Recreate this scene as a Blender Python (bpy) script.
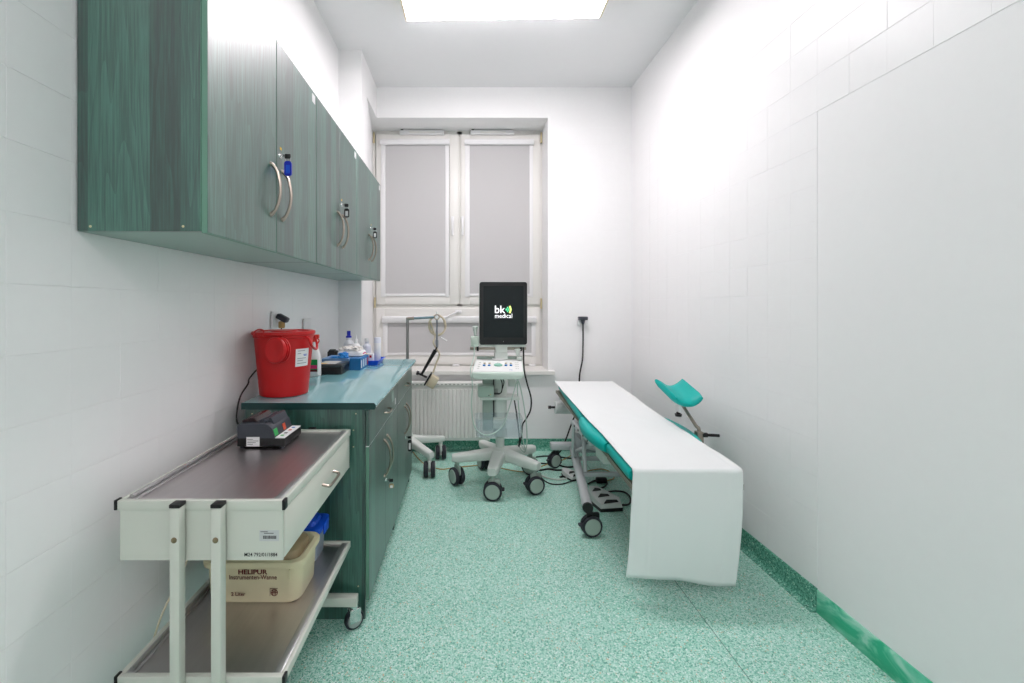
import bpy, bmesh, math, random
from mathutils import Vector, Matrix, noise
random.seed(7)
for o in list(bpy.data.objects): bpy.data.objects.remove(o, do_unlink=True)
SC = bpy.context.scene
COL = SC.collection
PI = math.pi
# ------------------------------------------------------------------ camera
EYE = 1.33; FPX = 440.0; VX, VY = 466.0, 305.0
cam = bpy.data.objects.new('camera', bpy.data.cameras.new('camera')); COL.objects.link(cam)
cam.location = (0, 0, EYE); cam.rotation_euler = (PI/2, 0, 0)
cam.data.sensor_width = 36; cam.data.lens = FPX/1024*36
cam.data.shift_x = (512-VX)/1024; cam.data.shift_y = -(341.5-VY)/1024
cam.data.clip_start = 0.02
SC.camera = cam
# ------------------------------------------------------------------ world / exposure
w = bpy.data.worlds.new('world'); SC.world = w; w.use_nodes = True
w.node_tree.nodes['Background'].inputs[0].default_value = (.8, .88, 1, 1)
w.node_tree.nodes['Background'].inputs[1].default_value = .3
vs = SC.view_settings
vs.view_transform = 'Standard'; vs.look = 'None'; vs.gamma = 1; vs.use_curve_mapping = False
vs.exposure = 0.0
LAMP = 33.5          # radiance of the diffusers, ceiling lamp and added fill lamp alike
# ------------------------------------------------------------------ materials
def lin(c):
    out = []
    for v in c:
        v /= 255.0
        out.append(v/12.92 if v <= .04045 else ((v+.055)/1.055)**2.4)
    return (*out, 1.0)
def mat(name, rgb, rough=.5, metal=0, coat=0, spec=.5, emit=None, es=0, trans=0, alpha=1, ior=1.45):
    m = bpy.data.materials.new(name); m.use_nodes = True
    b = m.node_tree.nodes['Principled BSDF']
    b.inputs['Base Color'].default_value = lin(rgb)
    b.inputs['Roughness'].default_value = rough; b.inputs['Metallic'].default_value = metal
    b.inputs['Coat Weight'].default_value = coat; b.inputs['Coat Roughness'].default_value = .06
    b.inputs['Specular IOR Level'].default_value = spec
    b.inputs['Transmission Weight'].default_value = trans; b.inputs['Alpha'].default_value = alpha
    b.inputs['IOR'].default_value = ior
    if emit:
        b.inputs['Emission Color'].default_value = lin(emit); b.inputs['Emission Strength'].default_value = es
    return m
def nodes(m): return m.node_tree.nodes, m.node_tree.links, m.node_tree.nodes['Principled BSDF']
def math_node(N, L, op, a, b=None):
    n = N.new('ShaderNodeMath'); n.operation = op
    for i, v in enumerate((a, b)):
        if v is None: continue
        if isinstance(v, (int, float)): n.inputs[i].default_value = v
        else: L.new(v, n.inputs[i])
    return n.outputs[0]
def ramp(N, L, fac, stops, interp='LINEAR'):
    r = N.new('ShaderNodeValToRGB'); r.color_ramp.interpolation = interp
    e = r.color_ramp.elements
    while len(e) < len(stops): e.new(.5)
    for k, (p, c) in enumerate(stops): e[k].position = p; e[k].color = lin(c)
    L.new(fac, r.inputs[0]); return r.outputs[0]
def noisy(m, scale, amount, bump=0, vec=None, detail=4):
    """slight colour variation + fine relief on a flat material"""
    N, L, b = nodes(m)
    g = N.new('ShaderNodeNewGeometry')
    t = N.new('ShaderNodeTexNoise'); t.inputs['Scale'].default_value = scale; t.inputs['Detail'].default_value = detail
    src = g.outputs['Position']
    if vec:
        mp = N.new('ShaderNodeMapping'); mp.inputs['Scale'].default_value = vec
        L.new(src, mp.inputs[0]); src = mp.outputs[0]
    L.new(src, t.inputs['Vector'])
    c = b.inputs['Base Color'].default_value
    mx = N.new('ShaderNodeMix'); mx.data_type = 'RGBA'
    mx.inputs[6].default_value = tuple(v*(1-amount) for v in c[:3]) + (1,)
    mx.inputs[7].default_value = tuple(min(1, v*(1+amount)) for v in c[:3]) + (1,)
    L.new(t.outputs[0], mx.inputs[0]); L.new(mx.outputs[2], b.inputs['Base Color'])
    if bump:
        bp = N.new('ShaderNodeBump'); bp.inputs['Strength'].default_value = bump; bp.inputs['Distance'].default_value = .002
        L.new(t.outputs[0], bp.inputs['Height']); L.new(bp.outputs[0], b.inputs['Normal'])
    return m
def speckle(name, stops, scale, rough, spec=.5):
    m = mat(name, (130, 185, 165), rough, spec=spec); N, L, b = nodes(m)
    g = N.new('ShaderNodeNewGeometry')
    v = N.new('ShaderNodeTexVoronoi'); v.inputs['Scale'].default_value = scale
    L.new(g.outputs['Position'], v.inputs['Vector'])
    wn = N.new('ShaderNodeTexWhiteNoise'); wn.noise_dimensions = '3D'
    L.new(v.outputs['Position'], wn.inputs['Vector'])
    col = ramp(N, L, wn.outputs['Value'], stops, 'CONSTANT')
    n2 = N.new('ShaderNodeTexNoise'); n2.inputs['Scale'].default_value = 2.2; n2.inputs['Detail'].default_value = 3
    L.new(g.outputs['Position'], n2.inputs['Vector'])
    hv = N.new('ShaderNodeHueSaturation')
    L.new(col, hv.inputs['Color'])
    L.new(math_node(N, L, 'ADD', math_node(N, L, 'MULTIPLY', n2.outputs[0], .16), .92), hv.inputs['Value'])
    L.new(hv.outputs[0], b.inputs['Base Color'])
    return m
def wood(name, dark, mid, light, rough):
    m = mat(name, mid, rough, coat=1); N, L, b = nodes(m)
    b.inputs['Coat Roughness'].default_value = .42; b.inputs['Coat IOR'].default_value = 1.75
    g = N.new('ShaderNodeNewGeometry'); s = N.new('ShaderNodeSeparateXYZ'); L.new(g.outputs['Position'], s.inputs[0])
    u = math_node(N, L, 'ADD', s.outputs[0], s.outputs[1])
    strip = math_node(N, L, 'FLOOR', math_node(N, L, 'DIVIDE', u, .079))
    wn = N.new('ShaderNodeTexWhiteNoise'); wn.noise_dimensions = '1D'; L.new(strip, wn.inputs['W'])
    cb = N.new('ShaderNodeCombineXYZ')
    L.new(math_node(N, L, 'MULTIPLY', u, 1.0), cb.inputs[0]); L.new(math_node(N, L, 'MULTIPLY', strip, 3.7), cb.inputs[1])
    L.new(math_node(N, L, 'MULTIPLY', s.outputs[2], .035), cb.inputs[2])
    t = N.new('ShaderNodeTexNoise'); t.inputs['Scale'].default_value = 150; t.inputs['Detail'].default_value = 5; t.inputs['Roughness'].default_value = .65
    L.new(cb.outputs[0], t.inputs['Vector'])
    cb2 = N.new('ShaderNodeCombineXYZ')
    L.new(u, cb2.inputs[0]); L.new(math_node(N, L, 'MULTIPLY', strip, 1.9), cb2.inputs[1])
    L.new(math_node(N, L, 'MULTIPLY', s.outputs[2], .09), cb2.inputs[2])
    n3 = N.new('ShaderNodeTexNoise'); n3.inputs['Scale'].default_value = 9; n3.inputs['Detail'].default_value = 2
    L.new(cb2.outputs[0], n3.inputs['Vector'])
    rings = math_node(N, L, 'FRACT', math_node(N, L, 'MULTIPLY', n3.outputs[0], 11))
    f = math_node(N, L, 'ADD', math_node(N, L, 'MULTIPLY', t.outputs[0], .68),
                  math_node(N, L, 'ADD', math_node(N, L, 'MULTIPLY', rings, .10), math_node(N, L, 'MULTIPLY', wn.outputs[0], .22)))
    col = ramp(N, L, f, [(.34, dark), (.5, mid), (.70, light)])
    L.new(col, b.inputs['Base Color'])
    bp = N.new('ShaderNodeBump'); bp.inputs['Strength'].default_value = .12; bp.inputs['Distance'].default_value = .001
    L.new(t.outputs[0], bp.inputs['Height']); L.new(bp.outputs[0], b.inputs['Normal'])
    return m
M = {}
M['wall'] = noisy(mat('white_wall_paint', (247, 247, 247), .45, spec=.35), 30, .012, .06)
M['tile'] = noisy(mat('white_painted_tile', (247, 247, 247), .36, spec=.4), 24, .014, .08)
M['ceiling'] = noisy(mat('white_ceiling_paint', (247, 247, 248), .8, spec=.2), 20, .01, .04)
FLOOR_STOPS = [(0, (96, 168, 146)), (.10, (128, 198, 176)), (.26, (160, 217, 199)), (.52, (181, 226, 211)), (.76, (204, 236, 225)), (.90, (228, 245, 238)), (.985, (218, 190, 152))]
M['floor'] = speckle('green_speckled_vinyl', FLOOR_STOPS, 230, .30, .5)
M['cove'] = speckle('shaded_speckled_skirting', [(0, (50, 118, 98)), (.2, (76, 150, 127)), (.5, (102, 174, 150)), (.8, (130, 196, 174)), (.96, (178, 222, 204))], 190, .4)  # floor vinyl again, shade of its upright face put into the colour
mm = mat('marbled_green_skirting', (90, 190, 155), .4); N, L, b = nodes(mm)
g = N.new('ShaderNodeNewGeometry'); t = N.new('ShaderNodeTexNoise'); t.inputs['Scale'].default_value = 11; t.inputs['Detail'].default_value = 6; t.inputs['Distortion'].default_value = 1.2
mp = N.new('ShaderNodeMapping'); mp.inputs['Scale'].default_value = (1, .55, 1.2); mp.inputs['Rotation'].default_value = (.6, 0, 0)
L.new(g.outputs['Position'], mp.inputs[0]); L.new(mp.outputs[0], t.inputs['Vector'])
L.new(ramp(N, L, t.outputs[0], [(.40, (44, 186, 140)), (.5, (112, 212, 178)), (.60, (172, 230, 208))]), b.inputs['Base Color'])
M['marble'] = mm
M['wood'] = wood('green_stained_wood', (10, 48, 41), (28, 80, 69), (62, 118, 103), .42)
M['edge'] = mat('green_edge_band', (104, 146, 128), .4)
M['under'] = noisy(mat('pale_green_laminate', (150, 172, 164), .35), 12, .03)
M['top'] = noisy(mat('turquoise_worktop', (126, 182, 187), .10, coat=.6), 6, .03)
M['top_edge'] = mat('dark_green_worktop_edge', (22, 62, 60), .35)
M['steel'] = mat('brushed_nickel', (160, 151, 140), .28, 1)
M['chrome'] = mat('chrome', (210, 212, 212), .15, 1)
ms = mat('stainless_sheet', (198, 192, 193), .34, 1); noisy(ms, 60, .08, .02, (1, .06, 1)); M['sheet'] = ms
M['trolley'] = mat('grey_white_enamel', (208, 212, 202), .4)
M['trolley_drawer'] = mat('cream_enamel', (222, 222, 212), .4)
M['alu'] = mat('aluminium_trim', (176, 176, 176), .35, .8)
M['black'] = mat('black_plastic', (18, 18, 20), .4)
M['rubber'] = mat('dark_grey_rubber', (44, 46, 54), .6)
M['anthracite'] = noisy(mat('anthracite_plastic', (60, 64, 72), .45), 90, .06)
M['brown'] = mat('dark_brown_plastic', (46, 30, 32), .2)
M['red'] = mat('red_plastic', (196, 18, 22), .38)
M['white'] = mat('white_plastic', (238, 238, 238), .35)
M['frame'] = mat('white_window_profile', (236, 235, 230), .35)
M['blind'] = noisy(mat('grey_blind_fabric', (200, 199, 199), .9, spec=.1), 500, .05)
M['glass'] = mat('window_glass', (20, 24, 28), .03, spec=.6)
M['beige'] = mat('beige_plastic', (214, 200, 160), .5)
M['cream'] = noisy(mat('cream_box_plastic', (222, 214, 178), .4), 30, .03)
M['tan'] = mat('tan_translucent_lid', (168, 150, 116), .3)
M['maroon'] = mat('maroon_print', (98, 22, 26), .6)
M['ink'] = mat('black_ink', (24, 24, 28), .7)
M['blue_ink'] = mat('blue_ink', (60, 90, 190), .7)
M['blue'] = mat('blue_plastic', (16, 84, 214), .3)
M['cobalt'] = mat('cobalt_plastic', (20, 40, 180), .3)
M['tub'] = mat('frosted_clear_tub', (176, 190, 206), .2, alpha=.78)
M['glovebox'] = mat('blue_cardboard', (32, 112, 172), .5)
M['glovebox2'] = mat('pale_blue_cardboard', (120, 160, 206), .5)
M['nitrile'] = mat('blue_nitrile', (36, 136, 214), .4)
M['cloth'] = noisy(mat('white_wipes', (232, 228, 222), .7), 40, .05, .3)
M['green_print'] = mat('green_print', (20, 150, 70), .5)
M['pink_print'] = mat('pink_print', (222, 48, 120), .5)
M['yellow'] = mat('yellow_plastic', (244, 196, 40), .4)
M['teal'] = noisy(mat('teal_vinyl', (0, 176, 168), .42, spec=.35), 200, .02)
M['teal_dark'] = mat('grey_brown_board', (128, 124, 110), .5)
mp_ = noisy(mat('white_bed_paper', (236, 240, 239), .7, spec=.2), 7, .012, .0); M['paper'] = mp_
M['cart'] = mat('pale_grey_green_plastic', (224, 230, 224), .4)
M['cart_dark'] = mat('grey_green_metal', (168, 184, 174), .45)
M['console'] = mat('white_console', (240, 242, 240), .3)
M['screen'] = mat('black_screen_glass', (16, 22, 24), .22, emit=(30, 40, 42), es=.25, spec=.3)
M['logo_white'] = mat('logo_white', (255, 255, 255), .5, emit=(255, 250, 255), es=1.0)
M['logo_green'] = mat('logo_green', (90, 220, 160), .5, emit=(90, 225, 165), es=.9)
M['logo_yellow'] = mat('logo_yellow', (220, 240, 130), .5, emit=(225, 245, 140), es=.9)
M['button'] = mat('blue_button', (30, 120, 190), .4)
M['trackball'] = mat('mint_trackball', (140, 196, 176), .3)
M['basket'] = mat('clear_bluish_acrylic', (205, 224, 236), .08, alpha=.16)
M['cable_white'] = mat('pale_grey_cable', (206, 214, 206), .5)
M['cable_mint'] = mat('pale_green_cable', (192, 210, 200), .5)
M['cable_black'] = mat('black_cable', (16, 16, 16), .5)
M['cable_tan'] = mat('tan_cable', (190, 158, 96), .5)
M['cable_cream'] = mat('cream_cable', (206, 196, 170), .5)
M['silver'] = mat('silver_painted_steel', (206, 210, 212), .35, .35)
M['pedal'] = mat('pedal_grey', (222, 226, 224), .45)
M['sticker'] = mat('white_sticker', (235, 236, 236), .6)
M['lamp'] = mat('lit_diffuser', (255, 255, 255), .5, emit=(255, 246, 250), es=LAMP)
M['lamp_end'] = mat('warm_end_cap', (250, 236, 206), .4)
M['red_led'] = mat('red_indicator', (206, 84, 54), .4, emit=(255, 90, 40), es=.03)
M['green_led'] = mat('green_indicator', (60, 170, 90), .4, emit=(60, 220, 90), es=.03)
M['radiator'] = mat('white_radiator_enamel', (238, 238, 234), .35)
M['slot'] = mat('grey_slot', (176, 177, 172), .8)
# ------------------------------------------------------------------ mesh helpers
def nb(): return bmesh.new()
def px(x, y, d): return Vector(((x-VX)*d/FPX, d, EYE-(y-VY)*d/FPX))
def box(bm, x0, x1, y0, y1, z0, z1, bev=0, seg=2, M4=None):
    c = Vector(((x0+x1)/2, (y0+y1)/2, (z0+z1)/2))
    r = bmesh.ops.create_cube(bm, size=1, matrix=Matrix.Translation(c) @ Matrix.Diagonal((abs(x1-x0), abs(y1-y0), abs(z1-z0), 1)))
    vs_ = r['verts']
    if bev:
        es = list({e for v in vs_ for e in v.link_edges})
        rr = bmesh.ops.bevel(bm, geom=es, offset=bev, segments=seg, affect='EDGES', profile=.5)
        vs_ = list({v for f in rr['faces'] for v in f.verts} | {v for v in vs_ if v.is_valid})
    if M4 is not None: bmesh.ops.transform(bm, matrix=M4, verts=vs_)
    return bm
def frame_of(d):
    d = d.normalized(); up = Vector((0, 0, 1)) if abs(d.z) < .95 else Vector((1, 0, 0))
    a = d.cross(up).normalized(); return a, d.cross(a).normalized()
def ring(bm, c, a, b, r, n, rb=None):
    rb = r if rb is None else rb
    return [bm.verts.new(c + a*(r*math.cos(2*PI*k/n)) + b*(rb*math.sin(2*PI*k/n))) for k in range(n)]
def bridge(bm, r0, r1):
    n = len(r0)
    for k in range(n): bm.faces.new((r0[k], r0[(k+1) % n], r1[(k+1) % n], r1[k]))
def cyl(bm, p0, p1, r0, r1=None, n=16, cap=True):
    p0, p1 = Vector(p0), Vector(p1); r1 = r0 if r1 is None else r1
    a, b = frame_of(p1-p0)
    A = ring(bm, p0, a, b, r0, n); B = ring(bm, p1, a, b, r1, n); bridge(bm, A, B)
    if cap: bm.faces.new(A[::-1]); bm.faces.new(B)
    return bm
def spline(pts, sub=8, closed=False):
    P = [Vector(p) for p in pts]; out = []; n = len(P)
    rng = n if closed else n-1
    for i in range(rng):
        g = (lambda k: P[k % n]) if closed else (lambda k: P[max(0, min(n-1, k))])
        p0, p1, p2, p3 = g(i-1), g(i), g(i+1), g(i+2)
        for s in range(sub):
            t = s/sub
            out.append(.5*((2*p1)+(-p0+p2)*t+(2*p0-5*p1+4*p2-p3)*t*t+(-p0+3*p1-3*p2+p3)*t**3))
    if not closed: out.append(P[-1])
    return out
def tube(bm, pts, r, n=8, sub=8, closed=False, raw=False):
    P = [Vector(p) for p in pts] if raw else spline(pts, sub, closed)
    m = len(P); prev = None; rings = []; a = None
    for i in range(m):
        d = (P[(i+1) % m]-P[i-1]) if closed else (P[min(m-1, i+1)]-P[max(0, i-1)])
        if d.length < 1e-9: d = Vector((0, 0, 1))
        d.normalize()
        if a is None: a, b_ = frame_of(d)
        else:
            a = a - d*a.dot(d)
            a = a.normalized() if a.length > 1e-6 else frame_of(d)[0]
            b_ = d.cross(a)
        rr = r[i] if isinstance(r, (list, tuple)) else r
        rings.append(ring(bm, P[i], a, b_, rr, n))
    for i in range(m-1): bridge(bm, rings[i], rings[i+1])
    if closed: bridge(bm, rings[-1], rings[0])
    else: bm.faces.new(rings[0][::-1]); bm.faces.new(rings[-1])
    return bm
def lathe(bm, prof, c, n=32, M4=None, cap=True):
    c = Vector(c); rings = []; new = []
    for r, z in prof:
        R = ring(bm, c+Vector((0, 0, z)), Vector((1, 0, 0)), Vector((0, 1, 0)), max(r, 1e-4), n); rings.append(R); new += R
    for i in range(len(rings)-1): bridge(bm, rings[i], rings[i+1])
    if cap: bm.faces.new(rings[0][::-1]); bm.faces.new(rings[-1])
    if M4 is not None: bmesh.ops.transform(bm, matrix=M4, verts=new)
    return bm
def prism(bm, poly, axis, a, b):
    """poly: list of 2-tuples; axis 'x': (y,z), 'y': (x,z), 'z': (x,y); extruded from a to b"""
    def P(u, v, w): return {'x': (w, u, v), 'y': (u, w, v), 'z': (u, v, w)}[axis]
    A = [bm.verts.new(P(u, v, a)) for u, v in poly]; B = [bm.verts.new(P(u, v, b)) for u, v in poly]
    bridge(bm, A, B); bm.faces.new(A[::-1]); bm.faces.new(B); return bm
def loft(bm, secs, cap=True):
    R = [[bm.verts.new(p) for p in s] for s in secs]
    for i in range(len(R)-1): bridge(bm, R[i], R[i+1])
    if cap: bm.faces.new(R[0][::-1]); bm.faces.new(R[-1])
    return bm
def rrect(x0, x1, y0, y1, r, seg=5):
    out = []
    for cx, cy, a0 in ((x1-r, y1-r, 0), (x0+r, y1-r, 90), (x0+r, y0+r, 180), (x1-r, y0+r, 270)):
        for k in range(seg+1):
            t = math.radians(a0+90*k/seg); out.append((cx+r*math.cos(t), cy+r*math.sin(t)))
    return out
def ball(bm, c, r, sc=(1, 1, 1), u=16, v=10):
    bmesh.ops.create_uvsphere(bm, u_segments=u, v_segments=v, radius=r, matrix=Matrix.Translation(Vector(c)) @ Matrix.Diagonal((*sc, 1))); return bm
# ------------------------------------------------------------------ object helpers
def wloc(o):
    v = Vector((0, 0, 0))
    while o: v = v + o.location; o = o.parent
    return v
def obj(name, bm, m, parent=None, origin=None, angle=40, label=None):
    bmesh.ops.recalc_face_normals(bm, faces=bm.faces)
    me = bpy.data.meshes.new(name)
    if parent is not None:
        bmesh.ops.translate(bm, vec=-wloc(parent), verts=bm.verts)
    elif origin is None:
        xs = [v.co.x for v in bm.verts]; ys = [v.co.y for v in bm.verts]; zs = [v.co.z for v in bm.verts]
        origin = Vector(((min(xs)+max(xs))/2, (min(ys)+max(ys))/2, min(zs)))
    if parent is None:
        origin = Vector(origin); bmesh.ops.translate(bm, vec=-origin, verts=bm.verts)
    bm.to_mesh(me); bm.free()
    for p in me.polygons: p.use_smooth = True
    me.set_sharp_from_angle(angle=math.radians(angle))
    me.materials.append(M[m] if isinstance(m, str) else m)
    o = bpy.data.objects.new(name, me); COL.objects.link(o)
    if parent is not None: o.parent = parent
    else: o.location = origin
    if label: o['label'] = label
    return o
def tag(o, label, cat, group=None, kind=None):
    o['label'] = label; o['category'] = cat
    if group: o['group'] = group
    if kind: o['kind'] = kind
    return o
def thing(name, label, cat, loc, group=None, kind=None):
    o = bpy.data.objects.new(name, None); COL.objects.link(o); o.location = loc; o.empty_display_size = .05
    return tag(o, label, cat, group, kind)
def struct(name, bm, m, label, cat, **k):
    return tag(obj(name, bm, m, **k), label, cat, kind='structure')
def text(s, w, h, M4, m, parent, name='lettering', bold=0.0):
    """flat lettering fitted to w x h metres, centred; M4 maps its XY plane into the world"""
    cu = bpy.data.curves.new('t', 'FONT'); cu.body = s; cu.size = 1; cu.offset = bold; cu.resolution_u = 3
    o = bpy.data.objects.new('t', cu); COL.objects.link(o)
    bpy.context.view_layer.update()
    me = bpy.data.meshes.new_from_object(o.evaluated_get(bpy.context.evaluated_depsgraph_get()))
    bm = nb(); bm.from_mesh(me)
    bpy.data.objects.remove(o, do_unlink=True); bpy.data.meshes.remove(me); bpy.data.curves.remove(cu)
    xs = [v.co.x for v in bm.verts]; ys = [v.co.y for v in bm.verts]
    sx = w/(max(xs)-min(xs)); sy = h/(max(ys)-min(ys))
    cx, cy = (max(xs)+min(xs))/2, (max(ys)+min(ys))/2
    for v in bm.verts: v.co = Vector(((v.co.x-cx)*sx, (v.co.y-cy)*sy, 0))
    bmesh.ops.transform(bm, matrix=M4, verts=bm.verts)
    return obj(name, bm, m, parent)
FACE_CAM = Matrix.Rotation(PI/2, 4, 'X')            # XY plane -> facing -Y
FACE_RIGHT = Matrix.Rotation(PI/2, 4, 'Z') @ FACE_CAM   # facing +X
def at(x, y, z, R=FACE_CAM): return Matrix.Translation((x, y, z)) @ R
# ================================================================== ROOM
XL, XR, YB, YF, H = -1.0, 1.52, 4.04, -2.6, 3.33
PX, PY = -.82, 3.45             # pillar corner
WX0, WX1, WZ0, WZ1, WY = -.93, .753, .73, 3.05, 4.36   # window opening, back of reveal
struct('floor', box(nb(), XL-.15, XR+.15, YF-.15, YB+.15, -.1, 0), 'floor', 'pale green speckled vinyl floor of the room', 'floor')
struct('ceiling', box(nb(), XL-.15, XR+.15, YF-.15, WY+.15, H, H+.1), 'ceiling', 'plain white ceiling', 'ceiling')
wl = struct('wall_left', box(nb(), XL-.15, XL, YF, PY+.1, 0, H), 'wall', 'white tiled wall behind the green cabinets', 'wall')
wr = struct('wall_right', box(nb(), XR, XR+.15, YF, WY+.1, 0, H), 'wall', 'white wall beside the examination couch', 'wall')
struct('wall_front', box(nb(), XL-.15, XR+.15, YF-.15, YF, 0, H), 'wall', 'white wall behind the camera', 'wall')
bm = nb()
box(bm, PX-.02, WX1, YB, WY+.02, 0, WZ0-.03)
box(bm, WX1, XR, YB, WY+.02, 0, H)
box(bm, PX, WX1, YB, WY+.06, WZ1, H); box(bm, XL-.15, PX, YB+.0, WY+.06, WZ1+.003, H)
box(bm, XL-.15, XR, WY+.06, WY+.12, 0, H)
wb = struct('wall_back', bm, 'wall', 'white window wall with painted tiles at the right', 'wall')
bm = nb()
prism(bm, [(XL-.1, PY), (PX, PY), (PX, 3.63), (WX0, WY+.05), (XL-.1, WY+.05)], 'z', WZ0-.03, WZ1)
prism(bm, [(XL-.1, PY), (PX, PY), (PX, WY+.02), (XL-.1, WY+.02)], 'z', WZ1, H)
prism(bm, [(XL-.1, PY), (PX, PY), (PX, WY+.02), (XL-.1, WY+.02)], 'z', 0, WZ0-.03)
struct('wall_pillar', bm, 'wall', 'white corner pillar between the wall cabinets and the window', 'wall')
# ---- painted tiles (each a part of its wall)
TP = .158; Z0 = .112
def tile_mesh(w_, h_, nm):
    bm = nb(); g_ = .0004; b_ = .0012; t_ = .0016
    w2, h2 = w_/2-.0001, h_/2-g_
    A = [bm.verts.new(p) for p in ((-w2, -h2, -.004), (w2, -h2, -.004), (w2, h2, -.004), (-w2, h2, -.004))]
    B = [bm.verts.new(p) for p in ((-w2, -h2, t_-.0005), (w2, -h2, t_-.0005), (w2, h2, t_-.0005), (-w2, h2, t_-.0005))]
    C_ = [bm.verts.new(p) for p in ((-w2+b_, -h2+b_, t_), (w2-b_, -h2+b_, t_), (w2-b_, h2-b_, t_), (-w2+b_, h2-b_, t_))]
    bridge(bm, A, B); bridge(bm, B, C_); bm.faces.new(C_)
    bmesh.ops.recalc_face_normals(bm, faces=bm.faces)
    me = bpy.data.meshes.new(nm); bm.to_mesh(me); bm.free(); me.materials.append(M['tile']); return me
tmesh = tile_mesh(TP, TP, 'tile')
def put_tile(wall, co, R, me=tmesh):
    o = bpy.data.objects.new('tile', me); COL.objects.link(o); o.parent = wall
    j = Matrix.Rotation(random.gauss(0, .0009), 4, 'X') @ Matrix.Rotation(random.gauss(0, .0009), 4, 'Y')
    n = R @ Vector((0, 0, 1)); co = Vector(co) + n*random.uniform(-.0004, .0003)
    o.matrix_local = Matrix.Translation(co - wloc(wall)) @ R @ j
RL = FACE_RIGHT                                       # facing +X
RR = Matrix.Rotation(-PI/2, 4, 'Z') @ FACE_CAM        # facing -X
for i in range(17):
    y = .797+TP*(i+.5)
    if y > PY-TP/2+.01: continue
    for k in range(17):
        z = Z0+TP*(k+.5)
        if 1.54 < z-.08 and z+.08 < 2.23 and y-.08 > 1.14: continue      # wholly behind the wall cabinets
        if z < .8 and y > 1.95: continue                                  # wholly behind the base cabinets
        put_tile(wl, (XL, y, z), RL)
for i in range(-8, 14):
    y = 1.902+TP*(i+.5)
    for k in range(17):
        z = Z0+TP*(k+.5)
        if y < 1.9 and (z < 2.10 or y < .8): continue                     # walled-up doorway stays smooth
        if y > YB-.07: continue
        put_tile(wr, (XR, y, z), RR)
nx = 5; TW = (XR-WX1-.03)/nx
for i in range(nx):
    for k in range(18):
        put_tile(wb, (WX1+.03+TW*(i+.5), YB, Z0+TP*(k+.5)), FACE_CAM)
for i in range(5):
    for k in range(4):
        put_tile(wb, (WX1+.03-TW*(i+.5), YB, Z0+TP*(k+.5)-.06), FACE_CAM)
# ---- skirtings (coved vinyl)
def skirting(name, pts, m, label, h=.104):
    """pts: two floor points (on the wall) and the inward normal"""
    (x0, y0), (x1, y1), (nx_, ny_) = pts
    prof = [(0, 0), (.030, 0), (.030, .0015), (.016, .006), (.008, .016), (.006, .03), (.006, h-.003), (.003, h), (0, h)]
    bm = nb(); loft(bm, [[Vector((x+nx_*a, y+ny_*a, z)) for a, z in prof] for x, y in ((x0, y0), (x1, y1))])
    return struct(name, bm, m, label, 'skirting')
skirting('baseboard_right', ((XR, 1.902), (XR, YB), (-1, 0)), 'cove', 'speckled green coved skirting beneath the couch-side tiles')
skirting('baseboard_back', ((PX, YB), (XR, YB), (0, -1)), 'cove', 'speckled green coved skirting under the radiator')
skirting('baseboard_left', ((XL, YF), (XL, PY), (1, 0)), 'cove', 'speckled green coved skirting behind the trolley')
bm = nb(); box(bm, XR-.006, XR, YF, 1.901, 0, .102, .002)
struct('trim_1', bm, 'marble', 'marbled bright green skirting strip at the right front', 'skirting')
bm = nb(); box(bm, 1.0055, 1.0085, YF, YB-.03, -.002, .0006)
struct('trim_2', bm, mat('dark_weld_seam', (92, 140, 122), .5), 'thin weld seam running along the green floor', 'seam')
# ================================================================== WINDOW
win = thing('window_1', 'white plastic window with two tall sashes above a low one', 'window', (-.09, WY-.03, WZ0), kind='structure')
FY = 4.353
def P(x, y, d=FY): return px(x, y, d)
def rect_frame(bm, x0, x1, z0, z1, w_, y0, y1, bev=.004, wb_=None):
    wb_ = wb_ or w_
    box(bm, x0, x0+w_, y0, y1, z0, z1, bev); box(bm, x1-w_, x1, y0, y1, z0, z1, bev)
    box(bm, x0+w_-.004, x1-w_+.004, y0, y1, z1-w_, z1, bev); box(bm, x0+w_-.004, x1-w_+.004, y0, y1, z0, z0+wb_, bev)
fx0, fx1 = P(372, 0).x, P(541.5, 0).x; fz1, fz0 = P(0, 131).z-.002, WZ0
bm = nb(); rect_frame(bm, fx0-.02, fx1+.02, fz0-.02, fz1+.02, .055, FY, FY+.07)
zt = P(0, 306.5).z
box(bm, fx0+.03, fx1-.03, FY, FY+.07, zt-.03, zt+.03, .004)
xm = P(459.5, 0).x; box(bm, xm-.03, xm+.03, FY, FY+.07, zt, fz1, .004)
obj('window_frame', bm, 'frame', win)
def sash(x0, x1, y0, y1):
    a, b = P(x0, y1, FY-.02), P(x1, y0, FY-.02)
    bm = nb(); rect_frame(bm, a.x, b.x, a.z, b.z, .092, FY-.022, FY+.03, .006)
    s = obj('sash', bm, 'frame', win)
    obj('pane', box(nb(), a.x+.084, b.x-.084, FY+.008, FY+.014, a.z+.084, b.z-.084), 'glass', s)
    return s, a, b
s1, a1, b1 = sash(376, 458.6, 134, 304.5)
s2, a2, b2 = sash(460.6, 540, 134, 304.5)
s3, a3, b3 = sash(375.5, 540, 308, 364)
for s_, x in ((s1, 452.6), (s2, 462.6)):
    c = P(x, 217, FY-.022); e = P(x, 236, FY-.022)
    bm = nb(); box(bm, c.x-.014, c.x+.014, FY-.034, FY-.022, c.z-.065, c.z+.005, .004); box(bm, c.x-.010, c.x+.010, FY-.058, FY-.04, e.z, c.z-.02, .005)
    cyl(bm, (c.x, FY-.034, c.z-.03), (c.x, FY-.05, c.z-.03), .009); obj('handle', bm, 'white', s_)
c = P(458.5, 311.5, FY-.02)
bm = nb(); box(bm, c.x-.035, c.x+.03, FY-.036, FY-.022, c.z-.016, c.z+.014, .004)
cyl(bm, (c.x, FY-.03, c.z), (c.x, FY-.07, c.z), .011)
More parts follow.
